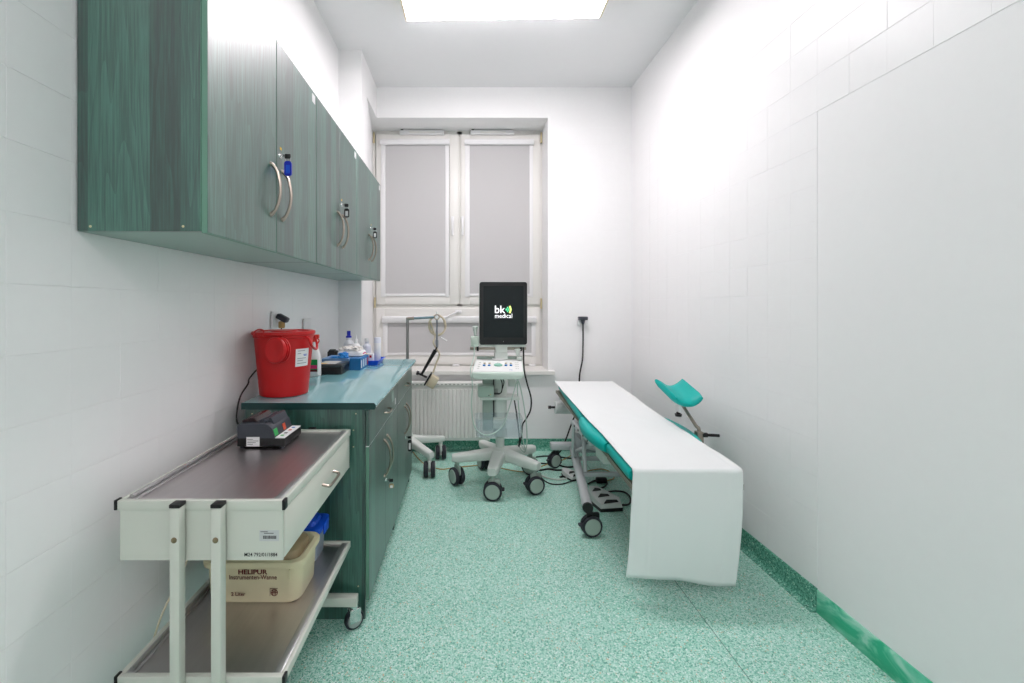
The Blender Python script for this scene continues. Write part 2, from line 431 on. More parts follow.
cyl(bm, (c.x+.005, FY-.07, c.z+.004), (c.x-.13, FY-.07, c.z-.06), .010, .007); obj('handle', bm, 'white', s3)
for x0, x1 in ((400, 444), (470.5, 514)):
    a, b = P(x0, 135.5, FY-.02), P(x1, 131.5, FY-.02)
    bm = nb(); box(bm, a.x, b.x, FY-.052, FY-.02, a.z, b.z+.003, .006)
    v = obj('trickle_vent', bm, 'white', win)
    w_ = b.x-a.x; bm = nb(); box(bm, a.x+w_*.22, b.x-w_*.2, FY-.056, FY-.05, a.z+.010, b.z-.008, .002); obj('slider', bm, 'frame', v)
    obj('plug', box(nb(), a.x+.01, a.x+.035, FY-.05, FY-.03, b.z+.003, b.z+.013, .002), 'black', v)
for x, y in ((373.8, 137), (541.3, 137), (374.8, 302), (541.3, 303)):
    c = P(x, y, FY-.03); bm = nb(); cyl(bm, (c.x, FY-.026, c.z-.045), (c.x, FY-.026, c.z+.045), .0085); cyl(bm, (c.x, FY-.026, c.z-.055), (c.x, FY-.026, c.z-.045), .0105)
    obj('hinge', bm, 'beige', win)
bm = nb(); prism(bm, [(WX0-.03, WY+.03), (WX0+.03, WY-.3), (PX+.001, WY-.34), (PX+.001, YB-.06), (.805, YB-.06), (.805, YB), (WX1, YB), (WX1, WY+.03)], 'z', WZ0-.03, WZ0)
obj('window_sill', bm, 'frame', win)
for x in (456, 532.5):
    c = px(x, 364.5, 4.30); bm = nb(); box(bm, c.x-.035, c.x+.035, 4.30, 4.335, WZ0, WZ0+.02, .006); obj('drain_cap', bm, 'white', win)
def blind(x0, x1, y0, y1, cx0, cx1, cy0, label):
    a, b = P(x0, y1, FY-.02), P(x1, y0, FY-.02)
    bl = thing('roller_blind', label, 'blind', ((a.x+b.x)/2, FY-.03, a.z), 'roller blinds on the window')
    c0, c1 = P(cx0, cy0, FY-.03), P(cx1, y0, FY-.03)
    bm = nb(); prism(bm, [(FY-.0225, c1.z-.002), (FY-.0225, c0.z), (FY-.05, c0.z), (FY-.064, c0.z-.014), (FY-.064, c1.z+.008), (FY-.056, c1.z-.002)], 'x', c0.x, c1.x); obj('cassette', bm, 'white', bl)
    for u0, u1 in ((c0.x+.004, a.x+.006), (b.x-.006, c1.x-.004)):
        bm = nb(); box(bm, u0, u1, FY-.032, FY-.0225, a.z-.028, c1.z, .002); obj('guide_rail', bm, 'white', bl)
    bm = nb(); box(bm, a.x, b.x, FY-.0275, FY-.0262, a.z, c1.z); obj('fabric', bm, 'blind', bl)
    bm = nb(); box(bm, a.x, b.x, FY-.031, FY-.0235, a.z-.022, a.z+.004, .002); obj('bottom_bar', bm, 'white', bl)
blind(385, 446, 145, 294, 380.5, 449.5, 139.5, 'grey roller blind closed on the left tall window sash')
blind(469, 530, 145, 294, 464.5, 533.5, 139.5, 'grey roller blind closed on the right tall window sash')
blind(387, 532, 322.5, 353, 382.5, 536, 316, 'wide low grey roller blind behind the lamp and monitor')
# ================================================================== CEILING LAMP + ADDED FILL LAMP
def ceiling_lamp(x0, x1, y0, y1, rz, label):
    cx, cy = (x0+x1)/2, (y0+y1)/2
    t = thing('ceiling_lamp', label, 'lamp', (cx, cy, H))
    obj('housing', box(nb(), x0+.014, x1-.014, y0, y1, H-.066, H), 'white', t)
    prof = [(y0+.002, H-.0662), (y0+.006, H-.078), (y0+.03, H-.088), (y0+.08, H-.092), (y1-.08, H-.092), (y1-.03, H-.088), (y1-.006, H-.078), (y1-.002, H-.0662)]
    bm = nb(); prism(bm, prof, 'x', x0+.014, x1-.014); obj('diffuser', bm, 'lamp', t)
    for e0, e1 in ((x0, x0+.014), (x1-.014, x1)):
        bm = nb(); prism(bm, [(y0-.002, H)]+[(cy+(p[0]-cy)*1.02, H-(H-p[1])*1.03) for p in prof]+[(y1+.002, H)], 'x', e0, e1); obj('end_cap', bm, 'lamp_end', t)
    t.rotation_euler = (0, 0, rz)
    return t
ceiling_lamp(-.41, .893, 2.68, 2.965, -.024, 'long white lit ceiling lamp in front of the window')
ceiling_lamp(-.41, .893, -1.75, -1.465, 0, 'long white fill lamp added on the ceiling behind the camera, out of view')  # unseen copy of the lamp, added to brighten near walls and trolley
# ================================================================== WALL CABINETS
def arc_handle(bm, x, y, z0, z1, out=.029, r=.0054):
    zc = (z0+z1)/2; h = (z1-z0)/2; pts = []
    for k in range(13):
        t = -1+2*k/12
        pts.append((x+.004+out*(1-t*t)**.75, y, zc+h*t))
    P_ = [Vector(p) for p in pts]
    tube(bm, P_, [r*(1.35 if k in (0, 12) else 1) for k in range(13)], 8, raw=True)
    for z in (z0, z1): cyl(bm, (x-.001, y, z), (x+.006, y, z), r*1.6, r*1.3, 10)
CX, CD, CZ0, CZ1 = -.678, -.662, 1.519, 2.255
def key(x, y, z, tagm, label, length=.05, parts=True):
    t = thing('key', label, 'key', (x, y, z), 'keys in the cabinet locks')
    bm = nb(); box(bm, x, x+.012, y-.0012, y+.0012, z-.004, z+.004); lathe(bm, [(.009, -.0012), (.009, .0012)], (0, 0, 0), 12, Matrix.Translation((x+.018, y, z)) @ FACE_CAM)
    obj('blade', bm, 'chrome', t)
    bm = nb(); box(bm, x+.013, x+.034, y-.004, y+.004, z-.011, z+.006, .003); obj('bow', bm, 'black', t)
    bm = nb(); tube(bm, [(x+.024+.010*math.cos(a), y, z-.012+.012*math.sin(a)) for a in [2*PI*k/10 for k in range(10)]], .0012, 6, 3, True); obj('ring', bm, 'chrome', t)
    bm = nb(); prism(bm, rrect(x+.012, x+.038, z-.022-length, z-.020, .009), 'y', y-.0035, y+.0035); tg = obj('tag', bm, tagm, t)
    bm = nb(); box(bm, x+.018, x+.032, y-.0042, y-.0034, z-.024-length*.8, z-.022-length*.25); obj('tag_window', bm, 'sticker' if tagm != 'cobalt' else 'blue', tg)
    return t
def wall_cabinet(y0, y1, label, end_panel, sticker):
    t = thing('wall_cabinet', label, 'cabinet', ((XL+CX)/2, (y0+y1)/2, CZ0), 'green wall cabinets')
    g_ = XL+.0055
    bm = nb()
    box(bm, g_, CX, y0+.018, y1-.018, CZ1-.018, CZ1); box(bm, g_, g_+.004, y0+.018, y1-.018, CZ0, CZ1)
    box(bm, g_+.004, CX-.01, y0+.018, y1-.018, 1.88, 1.898)
    obj('carcass', bm, 'wood', t)
    obj('bottom_panel', box(nb(), g_, CX, y0+.018, y1-.018, CZ0, CZ0+.018), 'under', t)
    for a in (y0, y1-.018):
        sp = obj('side_panel', box(nb(), g_, CX-.001, a, a+.018, CZ0, CZ1, .001, 1), 'wood', t)
        if end_panel and a == y0:
            for xs in (XL+.04, CX-.045):
                bm = nb(); cyl(bm, (xs, a-.0012, CZ0+.012), (xs, a+.002, CZ0+.012), .0032, n=10); obj('screw_cap', bm, 'beige', sp)
            obj('edge_band', box(nb(), CX-.0009, CX+.0006, a, a+.018, CZ0, CZ1), 'edge', sp)
    ym = (y0+y1)/2
    for k, (a, b) in enumerate(((y0+.002, ym-.002), (ym+.002, y1-.002))):
        bm = nb(); box(bm, CX+.0012, CD, a, b, CZ0-.004, CZ1+.002, .0012, 1); d = obj('door', bm, 'wood', t)
        bm = nb(); box(bm, CX+.0014, CD-.0006, a-.0006, a+.0004, CZ0-.004, CZ1+.002); box(bm, CX+.0014, CD-.0006, a, b, CZ0-.0048, CZ0-.0038); obj('edge_band', bm, 'edge', d)
        hy = ym-.046 if k == 0 else ym+.046
        bm = nb(); arc_handle(bm, CD, hy, 1.637, 1.808); obj('handle', bm, 'steel', d)
        if k == 1:
            bm = nb(); cyl(bm, (CD-.004, ym+.03, 1.862), (CD+.003, ym+.03, 1.862), .012, .010, 16); obj('lock', bm, 'chrome', d)
            bm = nb(); box(bm, CD-.0002, CD+.0006, ym+.028, ym+.042, 1.884, 1.893); obj('dot_sticker', bm, 'yellow', d)
            bm = nb(); box(bm, CD-.0002, CD+.0008, b-.055, b-.018, CZ1-.048, CZ1-.012); obj('number_sticker', bm, 'sticker', d)
    return ym
y1_ = wall_cabinet(1.125, 1.949, 'nearest green wall cabinet, dark end panel showing, above the red bin', True, True)
y2_ = wall_cabinet(1.9505, 2.667, 'middle green wall cabinet between the nearest one and the window one', False, True)
y3_ = wall_cabinet(2.6685, 3.40, 'green wall cabinet next to the pillar and window', False, False)
key(CD+.0035, y1_+.03, 1.862, 'cobalt', 'key with bright blue oval tag in the nearest wall cabinet')
key(CD+.0035, y2_+.03, 1.862, 'black', 'key with black tag in the middle wall cabinet', .045)
key(CD+.0035, y3_+.03, 1.862, 'black', 'key with small dark tag in the wall cabinet by the window', .045)
# ================================================================== BASE CABINETS + WORKTOP
BX0, BX, BD, BT = -.935, -.426, -.410, .890
def base_cabinet(y0, y1, label, near):
    t = thing('base_cabinet', label, 'cabinet', ((BX0+BX)/2, (y0+y1)/2, 0), 'green base cabinets')
    bm = nb(); box(bm, BX0, BX, y0+.018, y1-.018, .08, .098); box(bm, BX0, BX0+.005, y0+.018, y1-.018, .08, BT); box(bm, BX0+.005, BX, y0+.018, y1-.018, BT-.02, BT)
    box(bm, BX0, BX-.04, y0+.018, y1-.018, .0, .08)
    obj('carcass', bm, 'wood', t)
    for a in (y0, y1-.018):
        bm = nb(); box(bm, BX0, BX-.001, a, a+.018, 0, BT, .001, 1); sp = obj('side_panel', bm, 'wood', t)
        if near and a == y0:
            for xs, z in ((BX0+.03, .87), (BX-.04, .87), (BX-.05, .8), (BX-.05, .73), (BX-.03, .14)):
                bm = nb(); cyl(bm, (xs, a-.0012, z), (xs, a+.002, z), .003, n=10); obj('screw_cap', bm, 'beige', sp)
    ym = (y0+y1)/2
    zd = .73
    bm = nb(); box(bm, BX+.0012, BD, y0+.002, y1-.002, zd+.002, BT-.006, .0012, 1); dr = obj('drawer', bm, 'wood', t)
    bm = nb(); tube(bm, [(BD+.002, ym-.05, .795), (BD+.02, ym-.046, .792), (BD+.026, ym-.03, .79), (BD+.026, ym+.03, .79), (BD+.02, ym+.046, .792), (BD+.002, ym+.05, .795)], .0055, 8, 5)
    obj('handle', bm, 'steel', dr)
    bm = nb(); box(bm, BX+.0012, BD-.002, y0+.002, y1-.002, zd-.002, zd+.002); obj('white_edge', bm, 'sticker', dr)
    if near:
        obj('sticker', box(nb(), BD-.0002, BD+.0006, y1-.085, y1-.055, .755, .79), 'sticker', dr)
        obj('sticker', box(nb(), BD-.0002, BD+.0006, y1-.20, y1-.12, .79, .85), 'under', dr)
    for k, (a, b) in enumerate(((y0+.002, ym-.0012), (ym+.0012, y1-.002))):
        bm = nb(); box(bm, BX+.0012, BD, a, b, .08, zd-.003, .0012, 1); d = obj('door', bm, 'wood', t)
        bm = nb(); box(bm, BX+.0014, BD-.0006, a-.0006, a+.0004, .08, zd-.003); obj('edge_band', bm, 'edge', d)
        hy = ym-.04 if k == 0 else ym+.04
        bm = nb(); arc_handle(bm, BD, hy, .474, .654); obj('handle', bm, 'steel', d)
        if k == 1:
            bm = nb(); cyl(bm, (BD-.004, ym+.012, .435), (BD+.003, ym+.012, .435), .012, .010, 16); obj('lock', bm, 'chrome', d)
    return ym
b1_ = base_cabinet(1.862, 2.62, 'green base cabinet at the trolley end, below the red bin', True)
b2_ = base_cabinet(2.6215, 3.325, 'green base cabinet at the window end beside the exam lamp', False)
key(BD+.0035, b1_+.012, .435, 'tan', 'key with a tiny tan tag in the base cabinet by the trolley', .020)
key(BD+.0035, b2_+.012, .435, 'black', 'key with black tag in the base cabinet by the window', .075)
wt = thing('worktop', 'glossy turquoise worktop on the green base cabinets', 'worktop', (-.66, 2.6, BT))
bm = nb()
prof = [(-.946, BT), (-.946, .918), (-.389, .918), (-.382, .914), (-.379, .906), (-.379, .898), (-.384, .890)]
prism(bm, prof, 'y', 1.852, 3.34); obj('slab', bm, 'top', wt)
bm = nb(); prism(bm, [(x if x > -.9 else x, z) for x, z in prof], 'y', 1.8505, 1.8515); obj('end_strip', bm, 'top_edge', wt)
# ================================================================== TROLLEY
TX0, TX1, TY0, TY1, TZ = -.92, -.479, 1.156, 1.827, .815
tr = thing('instrument_trolley', 'white steel instrument trolley with grey trays in the left foreground', 'trolley', ((TX0+TX1)/2, (TY0+TY1)/2, 0))
def tray(zt, name):
    # rolled white rim + sunken steel sheet
    bm = nb()
    box(bm, TX0, TX1, TY0, TY0+.016, zt-.026, zt, .002); box(bm, TX0, TX1, TY1-.016, TY1, zt-.026, zt, .002)
    box(bm, TX0, TX0+.014, TY0+.016, TY1-.016, zt-.026, zt, .002); box(bm, TX1-.012, TX1, TY0+.016, TY1-.016, zt-.026, zt, .002)
    r = obj(name+'_rim', bm, 'trolley', tr)
    bm = nb(); box(bm, TX0+.014, TX1-.012, TY0+.016, TY1-.016, zt-.016, zt-.008)
    obj(name+'_sheet', bm, 'sheet', tr)
    for u0, u1 in ((TX1-.034, TX1-.012), (TX0+.014, TX0+.038)):
        bm = nb(); box(bm, u0, u1, TY0+.016, TY1-.016, zt-.008, zt-.001, .002); obj('side_trim', bm, 'alu', tr)
    bm = nb(); cyl(bm, (TX0+.026, TY0+.02, zt+.0045), (TX0+.026, TY1-.02, zt+.0045), .0055); obj('side_bar', bm, 'alu', tr)
    for x in (TX0, TX1):
        bm = nb(); box(bm, x-.004, x+.004, TY0-.003, TY0+.018, zt-.024, zt+.003, .002); obj('corner_cap', bm, 'black', tr)
    return r
tray(TZ, 'top_tray'); 
LZ = .352
tray(LZ, 'lower_tray')
bm = nb()
for a in ((TX0+.008, TX1-.004, TY0+.004, TY0+.010), (TX0+.008, TX1-.004, TY1-.010, TY1-.004)): box(bm, a[0], a[1], a[2], a[3], TZ-.158, TZ-.027)
box(bm, TX0+.008, TX0+.014, TY0+.01, TY1-.01, TZ-.158, TZ-.027); box(bm, TX0+.014, TX1-.03, TY0+.01, TY1-.01, TZ-.158, TZ-.154)
case = obj('drawer_case', bm, 'trolley', tr)
bm = nb(); box(bm, TX1-.024, TX1-.003, TY0+.014, TY1-.014, TZ-.157, TZ-.029, .003); dr = obj('drawer', bm, 'trolley_drawer', tr)
bm = nb(); tube(bm, [(TX1-.003, 1.475, .728), (TX1+.018, 1.478, .722), (TX1+.022, 1.50, .72), (TX1+.022, 1.57, .72), (TX1+.018, 1.592, .722), (TX1-.003, 1.595, .728)], .005, 8, 5); obj('handle', bm, 'steel', dr)
# asset sticker + pen note on the near face
fy = TY0+.004
def fpx(x, y): return px(x, y, fy)
a, b = fpx(259.5, 541), fpx(279, 530)
lb = obj('asset_sticker', box(nb(), a.x, b.x, fy-.0006, fy, a.z, b.z), mat('grey_sticker', (196, 200, 200), .6), case)
bm = nb(); xx = a.x+.010
while xx < b.x-.008:
    w_ = random.choice((.0008, .0012, .0018)); box(bm, xx, xx+w_, fy-.0009, fy-.0006, a.z+.006, a.z+.0145); xx += w_+random.choice((.0008, .0012))
obj('barcode', bm, 'ink', lb)
bm = nb(); box(bm, a.x+.003, a.x+.022, fy-.0009, fy-.0006, b.z-.005, b.z-.0035); box(bm, a.x+.012, b.x-.014, fy-.0009, fy-.0006, b.z-.009, b.z-.0075); obj('print', bm, 'ink', lb)
a, b = fpx(244.5, 556.4), fpx(277.5, 552.6)
text('M24 792/01/1884', b.x-a.x, b.z-a.z, at((a.x+b.x)/2, fy-.0006, (a.z+b.z)/2), 'ink', case, 'pen_note', .012)
# posts, foot beams and casters
def caster(parent, x, y, r, w_, ang, m_fork='alu', m_tyre='rubber', m_disc='cart', top=.13, brake=False, twin=True):
    """swivel caster under (x,y); ang = wheel axle direction in plan"""
    ax = Vector((math.cos(ang), math.sin(ang), 0)); c = Vector((x, y, r)); n_ = Vector((-ax.y, ax.x, 0))
    RA = Vector((0, 0, 1)).rotation_difference(ax).to_matrix().to_4x4(); RZ = Matrix.Translation(c) @ Matrix.Rotation(ang, 4, 'Z')
    bm = nb()
    if twin:
        cyl(bm, (x, y, r*.6), (x, y, top), w_*.13, n=12); cyl(bm, (x, y, r*1.2), (x, y, top), w_*.22, n=14)
        box(bm, -w_*.12, w_*.12, -r*.8, r*.5, r*.2, r*1.25, r*.15, 2, M4=RZ)
    else:
        for s_ in (-1, 1): box(bm, s_*w_*.42-.0015, s_*w_*.42+.0015, -r*.55, r*.6, -r*.25, r*1.12, .001, 1, M4=RZ)
        box(bm, -w_*.43, w_*.43, -r*.55, r*.6, r*1.06, r*1.14, .001, 1, M4=RZ)
        cyl(bm, (x, y, r*2.08), (x, y, top), r*.42, n=16)
    cs = obj('caster', bm, m_fork, parent)
    for s_ in ((-1, 1) if twin else (0,)):
        h_ = w_*(.2 if twin else .34); q = c+ax*s_*w_*.34
        bm = nb(); lathe(bm, [(r*.70, -h_*.8), (r*.92, -h_), (r, -h_*.55), (r, h_*.55), (r*.92, h_), (r*.70, h_*.8)], (0, 0, 0), 28, Matrix.Translation(q) @ RA); obj('wheel', bm, m_tyre, cs)
        for e in ((s_,) if twin else (-1, 1)):
            bm = nb(); cyl(bm, q+ax*e*h_*.75, q+ax*e*h_*1.25, r*.80, r*.73, 28); obj('wheel_disc', bm, m_disc, cs)
    if brake:
        bm = nb(); q = c+n_*(-r*1.02 if brake == -1 else r*1.02)+Vector((0, 0, r*.15))
        box(bm, -w_*.3, w_*.3, -r*.25, r*.25, -r*.12, r*.12, r*.08, 2, M4=Matrix.Translation(q) @ Matrix.Rotation(ang, 4, 'Z')); obj('brake_lever', bm, m_tyre, cs)
    return cs
for ye, s in ((TY0, -1), (TY1, 1)):
    for x in (-.747, -.641):
        y0, y1 = (ye-.030, ye-.003) if s < 0 else (ye+.0005, ye+.0195)
        bm = nb(); box(bm, x-.013, x+.013, y0, y1, .13, TZ-.006, .003); p_ = obj('post', bm, 'trolley', tr)
        bm = nb(); box(bm, x-.0138, x+.0138, y0-.001, y1+.001, TZ-.006, TZ+.004, .002); obj('post_cap', bm, 'black', p_)
        if s < 0:
            bm = nb(); ball(bm, (x, y0-.001, .728), .0075, (1, .5, 1)); obj('bolt', bm, mat('worn_brass', (130, 118, 92), .4, .7), p_)
    yb0, yb1 = (ye-.036, ye) if s < 0 else (ye-.035, ye+.003)
    bm = nb(); box(bm, TX0+.0, TX1+.032, yb0, yb1, .098, .134, .003); obj('foot_beam', bm, 'trolley', tr)
    for x in (TX0+.035, TX1+.018):
        caster(tr, x, (yb0+yb1)/2, .040, .036, -.95, 'chrome', 'rubber', 'alu', top=.10, twin=False)
# ---- things on the trolley
sl = thing('pouch_sealer', 'dark grey table-top sealing device with indicator lights on the trolley', 'device', (-.75, 1.68, TZ-.008))
zb = TZ-.0079
bm = nb(); box(bm, -.835, -.66, 1.603, 1.765, zb+.006, zb+.036, .004); bs = obj('base', bm, 'black', sl)
for x in (-.82, -.675):
    for y in (1.615, 1.75):
        bm = nb(); cyl(bm, (x, y, zb), (x, y, zb+.008), .008, n=10); obj('foot', bm, 'rubber', bs)
prof = [(-.835, zb+.0362), (-.835, zb+.080), (-.828, zb+.088), (-.74, zb+.090), (-.722, zb+.085), (-.708, zb+.070), (-.700, zb+.045), (-.699, zb+.0362)]
bm = nb(); prism(bm, prof, 'y', 1.606, 1.765); bd = obj('housing', bm, 'anthracite', sl)
bm = nb(); prism(bm, [(-.83, zb+.0885), (-.83, zb+.096), (-.80, zb+.104), (-.785, zb+.104), (-.772, zb+.0895)], 'y', 1.63, 1.755); obj('lid', bm, 'brown', bd)
for x in (-.762, -.745):
    bm = nb(); box(bm, x, x+.011, 1.62, 1.76, zb+.089, zb+.100, .003); obj('ridge', bm, 'anthracite', bd)
bm = nb(); prism(bm, [(-.735, zb+.0885), (-.735, zb+.102), (-.726, zb+.102), (-.716, zb+.080)], 'y', 1.64, 1.764); obj('ridge', bm, 'anthracite', bd)
for y0, y1, mm_ in ((1.612, 1.640, 'green_led'), (1.69, 1.712, 'red_led')):
    bm = nb(); prism(bm, [(-.7068, zb+.066), (-.7050, zb+.0665), (-.6985, zb+.043), (-.7000, zb+.0425)], 'y', y0, y1); obj('indicator', bm, mm_, bd)
pn = obj('control_strip', box(nb(), -.697, -.662, 1.606, 1.764, zb+.0362, zb+.040, .001, 1), 'sticker', sl)
for y, mm_ in ((1.63, 'green_led'), (1.66, 'anthracite'), (1.70, 'red_led'), (1.735, 'button')):
    obj('button', box(nb(), -.686, -.674, y-.006, y+.006, zb+.040, zb+.0415, .001, 1), mm_, pn)
lb = obj('rating_label', box(nb(), -.800, -.752, 1.6022, 1.6029, zb+.008, zb+.042), 'sticker', sl)
bm = nb()
for k in range(4): box(bm, -.796, -.796+.02+.02*((k*7) % 3)/2, 1.6017, 1.6022, zb+.015+.006*k, zb+.0165+.006*k)
obj('print', bm, 'ink', lb)
# cream tub with the printed name
def tub(bm, x0, x1, y0, y1, z0, z1, r, taper, t=.003):
    secs = []
    def S(x0, x1, y0, y1, z, rr): return [Vector((u, v, z)) for u, v in rrect(x0, x1, y0, y1, rr)]
    secs.append(S(x0+taper+.006, x1-taper-.006, y0+taper+.006, y1-taper-.006, z0, r)); secs.append(S(x0+taper, x1-taper, y0+taper, y1-taper, z0+.008, r))
    secs.append(S(x0, x1, y0, y1, z1, r)); secs.append(S(x0+t, x1-t, y0+t, y1-t, z1, r)); secs.append(S(x0+taper+t, x1-taper-t, y0+taper+t, y1-taper-t, z0+.010, r))
    loft(bm, secs)
zt = LZ-.0079
hb = thing('instrument_tub', 'cream plastic instrument tub with maroon lettering on the lower tray', 'tub', (-.70, 1.56, zt))
bm = nb(); tub(bm, -.865, -.545, 1.447, 1.632, zt, zt+.128, .04, .006); tb = obj('tub', bm, 'cream', hb)
bm = nb(); loft(bm, [[Vector((u, v, z)) for u, v in rrect(-.872-g, -.538+g, 1.440-g, 1.639+g, .042)] for z, g in ((zt+.1215, 0), (zt+.1235, .003), (zt+.138, .004), (zt+.142, .002), (zt+.144, -.012), (zt+.134, -.022))]); ld = obj('lid', bm, 'cream', hb)
bm = nb(); loft(bm, [[Vector((u, v, z)) for u, v in rrect(-.872-g, -.538+g, 1.440-g, 1.639+g, .036)] for z, g in ((zt+.1345, -.024), (zt+.158, -.030), (zt+.168, -.045), (zt+.170, -.07))]); obj('lid_dome', bm, 'tan', ld)
bm = nb(); box(bm, -.582, -.578, 1.442, 1.448, zt+.085, zt+.117, .001, 1); obj('rib', bm, 'cream', tb)
ty = 1.4500
def tp(x, y): return px(x, y, ty)
for s, x0, x1, y0, y1, bo in (('HELIPUR', 239, 268, 568.6, 573.6, .03), ('Instrumenten-Wanne', 230, 277.3, 574.2, 578.8, .014), ('2 Liter', 231.3, 245.5, 592, 595.8, .02)):
    a, b = tp(x0, y1), tp(x1, y0)
    zc = (a.z+b.z)/2; yy = 1.447+.006*(1-(zc-zt)/.128)-.0012
    text(s, b.x-a.x, b.z-a.z, at((a.x+b.x)/2, yy-.0015, zc) @ Matrix.Rotation(.047, 4, 'X'), 'maroon', tb, 'lettering', bo)
a, b = tp(270, 595.8), tp(277.8, 588); c = (a+b)/2; yy = 1.4498-.0006
bm = nb()
for u0, u1, v0, v1 in ((a.x, b.x, b.z-.0012, b.z), (a.x, a.x+.0012, a.z, b.z)): box(bm, u0, u1, yy-.0006, yy, v0, v1)
lathe(bm, [(.0095, 0), (.0115, 0), (.0115, .0006), (.0095, .0006), (.0095, 0)], (0, 0, 0), 24, at(c.x+.0015, yy, c.z-.0015), cap=False)
for u in (-.0045, .0035): box(bm, c.x+u, c.x+u+.0022, yy-.0006, yy, c.z-.010, c.z+.007)
box(bm, c.x-.009, c.x+.011, yy-.0006, yy, c.z-.003, c.z-.0008); box(bm, c.x-.002, c.x+.0065, yy-.0006, yy, c.z+.002, c.z+.0042)
obj('emblem', bm, 'maroon', tb)
bb = thing('storage_box', 'clear storage box with a blue lid on the lower tray', 'box', (-.66, 1.74, zt))
bm = nb(); tub(bm, -.755, -.565, 1.665, 1.790, zt, zt+.125, .02, .008); obj('tub', bm, 'tub', bb)
bm = nb(); loft(bm, [[Vector((u, v, z)) for u, v in rrect(-.762-g, -.556+g, 1.658-g, 1.797+g, .024)] for z, g in ((zt+.115, 0), (zt+.117, .003), (zt+.134, .003), (zt+.138, -.004), (zt+.138, -.02), (zt+.152, -.026), (zt+.154, -.032))]); ld = obj('lid', bm, 'blue', bb)
bm = nb(); box(bm, -.5525, -.546, 1.70, 1.755, zt+.098, zt+.140, .004); obj('clip', bm, 'blue', ld)
bm = nb(); tube(bm, [(-.915, 1.45, .64), (-.905, 1.452, .55), (-.918, 1.42, .46), (-.945, 1.36, .36), (-.96, 1.30, .2), (-.955, 1.25, .06), (-.93, 1.2, .004)], .003, 8)
tag(obj('power_cable', bm, 'cable_cream'), 'thin cream cable hanging behind the trolley posts', 'cable')
# ================================================================== ON THE WORKTOP
WZ = .9182
bc = Vector((-.847, 2.05, WZ))
bk = thing('sharps_bin', 'red plastic clinical waste bucket on the worktop near end', 'bucket', bc)
bm = nb()
lathe(bm, [(.100, 0), (.106, .004), (.129, .262), (.133, .265), (.133, .285), (.126, .285), (.123, .262), (.101, .008)], bc, 48); obj('bucket', bm, 'red', bk)
bm = nb(); lathe(bm, [(.1325, .274), (.137, .276), (.139, .284), (.137, .291), (.130, .293), (.116, .293), (.112, .287), (.06, .289), (.058, .296), (.0, .297)], bc, 48); ld = obj('lid', bm, 'red', bk)
cc = px(280, 350, 1.912); d_ = Vector((-.38, -1, .06)).normalized()
R = Vector((0, 0, 1)).rotation_difference(d_).to_matrix().to_4x4()
bm = nb(); lathe(bm, [(.050, -.006), (.056, -.005), (.056, .002), (.051, .003), (.051, .008), (.056, .009), (.056, .014), (.051, .015), (.051, .020), (.056, .021), (.056, .030), (.053, .034), (.048, .035), (.044, .033), (.0, .032)], (0, 0, 0), 40, Matrix.Translation(cc) @ R); obj('screw_cap', bm, 'red', bk)
bm = nb(); r1 = bc+Vector((-.03, -.136, .285))
tube(bm, [cc+Vector((0, .0, .05)), cc+Vector((.006, -.008, .065)), r1+Vector((.01, -.016, .0)), r1+Vector((.0, -.012, .018)), r1+Vector((-.025, -.01, .02)), r1+Vector((-.04, -.012, .004)), r1+Vector((-.025, -.014, -.012)), r1+Vector((.0, -.014, -.004))], .0028, 8, 6); obj('tether', bm, 'red', bk)
bm = nb(); tube(bm, [bc+Vector((.120, -.05, .266)), bc+Vector((.138, -.06, .255)), bc+Vector((.146, -.05, .225)), bc+Vector((.142, .02, .205)), bc+Vector((.132, .06, .225)), bc+Vector((.120, .065, .266))], .006, 8, 6); obj('carry_handle', bm, 'red', bk)
bm = nb(); box(bm, -.004, .004, -.005, .005, -.014, .014, .002, 1, M4=Matrix.Translation(bc+Vector((.046, -.123, .258)))); obj('snap_tab', bm, 'maroon', ld)
# curved paper label
def lab_r(z): return .106+(.129-.106)*(z-.004)/.258
bm = nb(); secs = []
for k in range(9):
    th = math.radians(-45+34*k/8)
    col = []
    for z, e in ((.135, .0012), (.215, .0012), (.215, .0002), (.135, .0002)):
        r_ = lab_r(z)+e; col.append(bc+Vector((r_*math.cos(th), r_*math.sin(th), z)))
    secs.append(col)
loft(bm, secs); lb = obj('paper_label', bm, 'sticker', bk)
def lab_lines(rows, m, name):
    bm = nb()
    for z, t0, t1 in rows:
        secs = []
        for k in range(5):
            th = math.radians(t0+(t1-t0)*k/4)
            secs.append([bc+Vector(((lab_r(zz)+e)*math.cos(th), (lab_r(zz)+e)*math.sin(th), zz)) for zz, e in ((z, .0016), (z+.003, .0016), (z+.003, .0012), (z, .0012))])
        loft(bm, secs)
    obj(name, bm, m, lb)
lab_lines([(.204, -41, -23), (.192, -41, -33), (.170, -41, -19), (.160, -41, -27), (.148, -41, -17)], mat('grey_print', (150, 150, 156), .7), 'print')
lab_lines([(.186, -27, -17), (.181, -26, -18)], 'blue_ink', 'stamp')
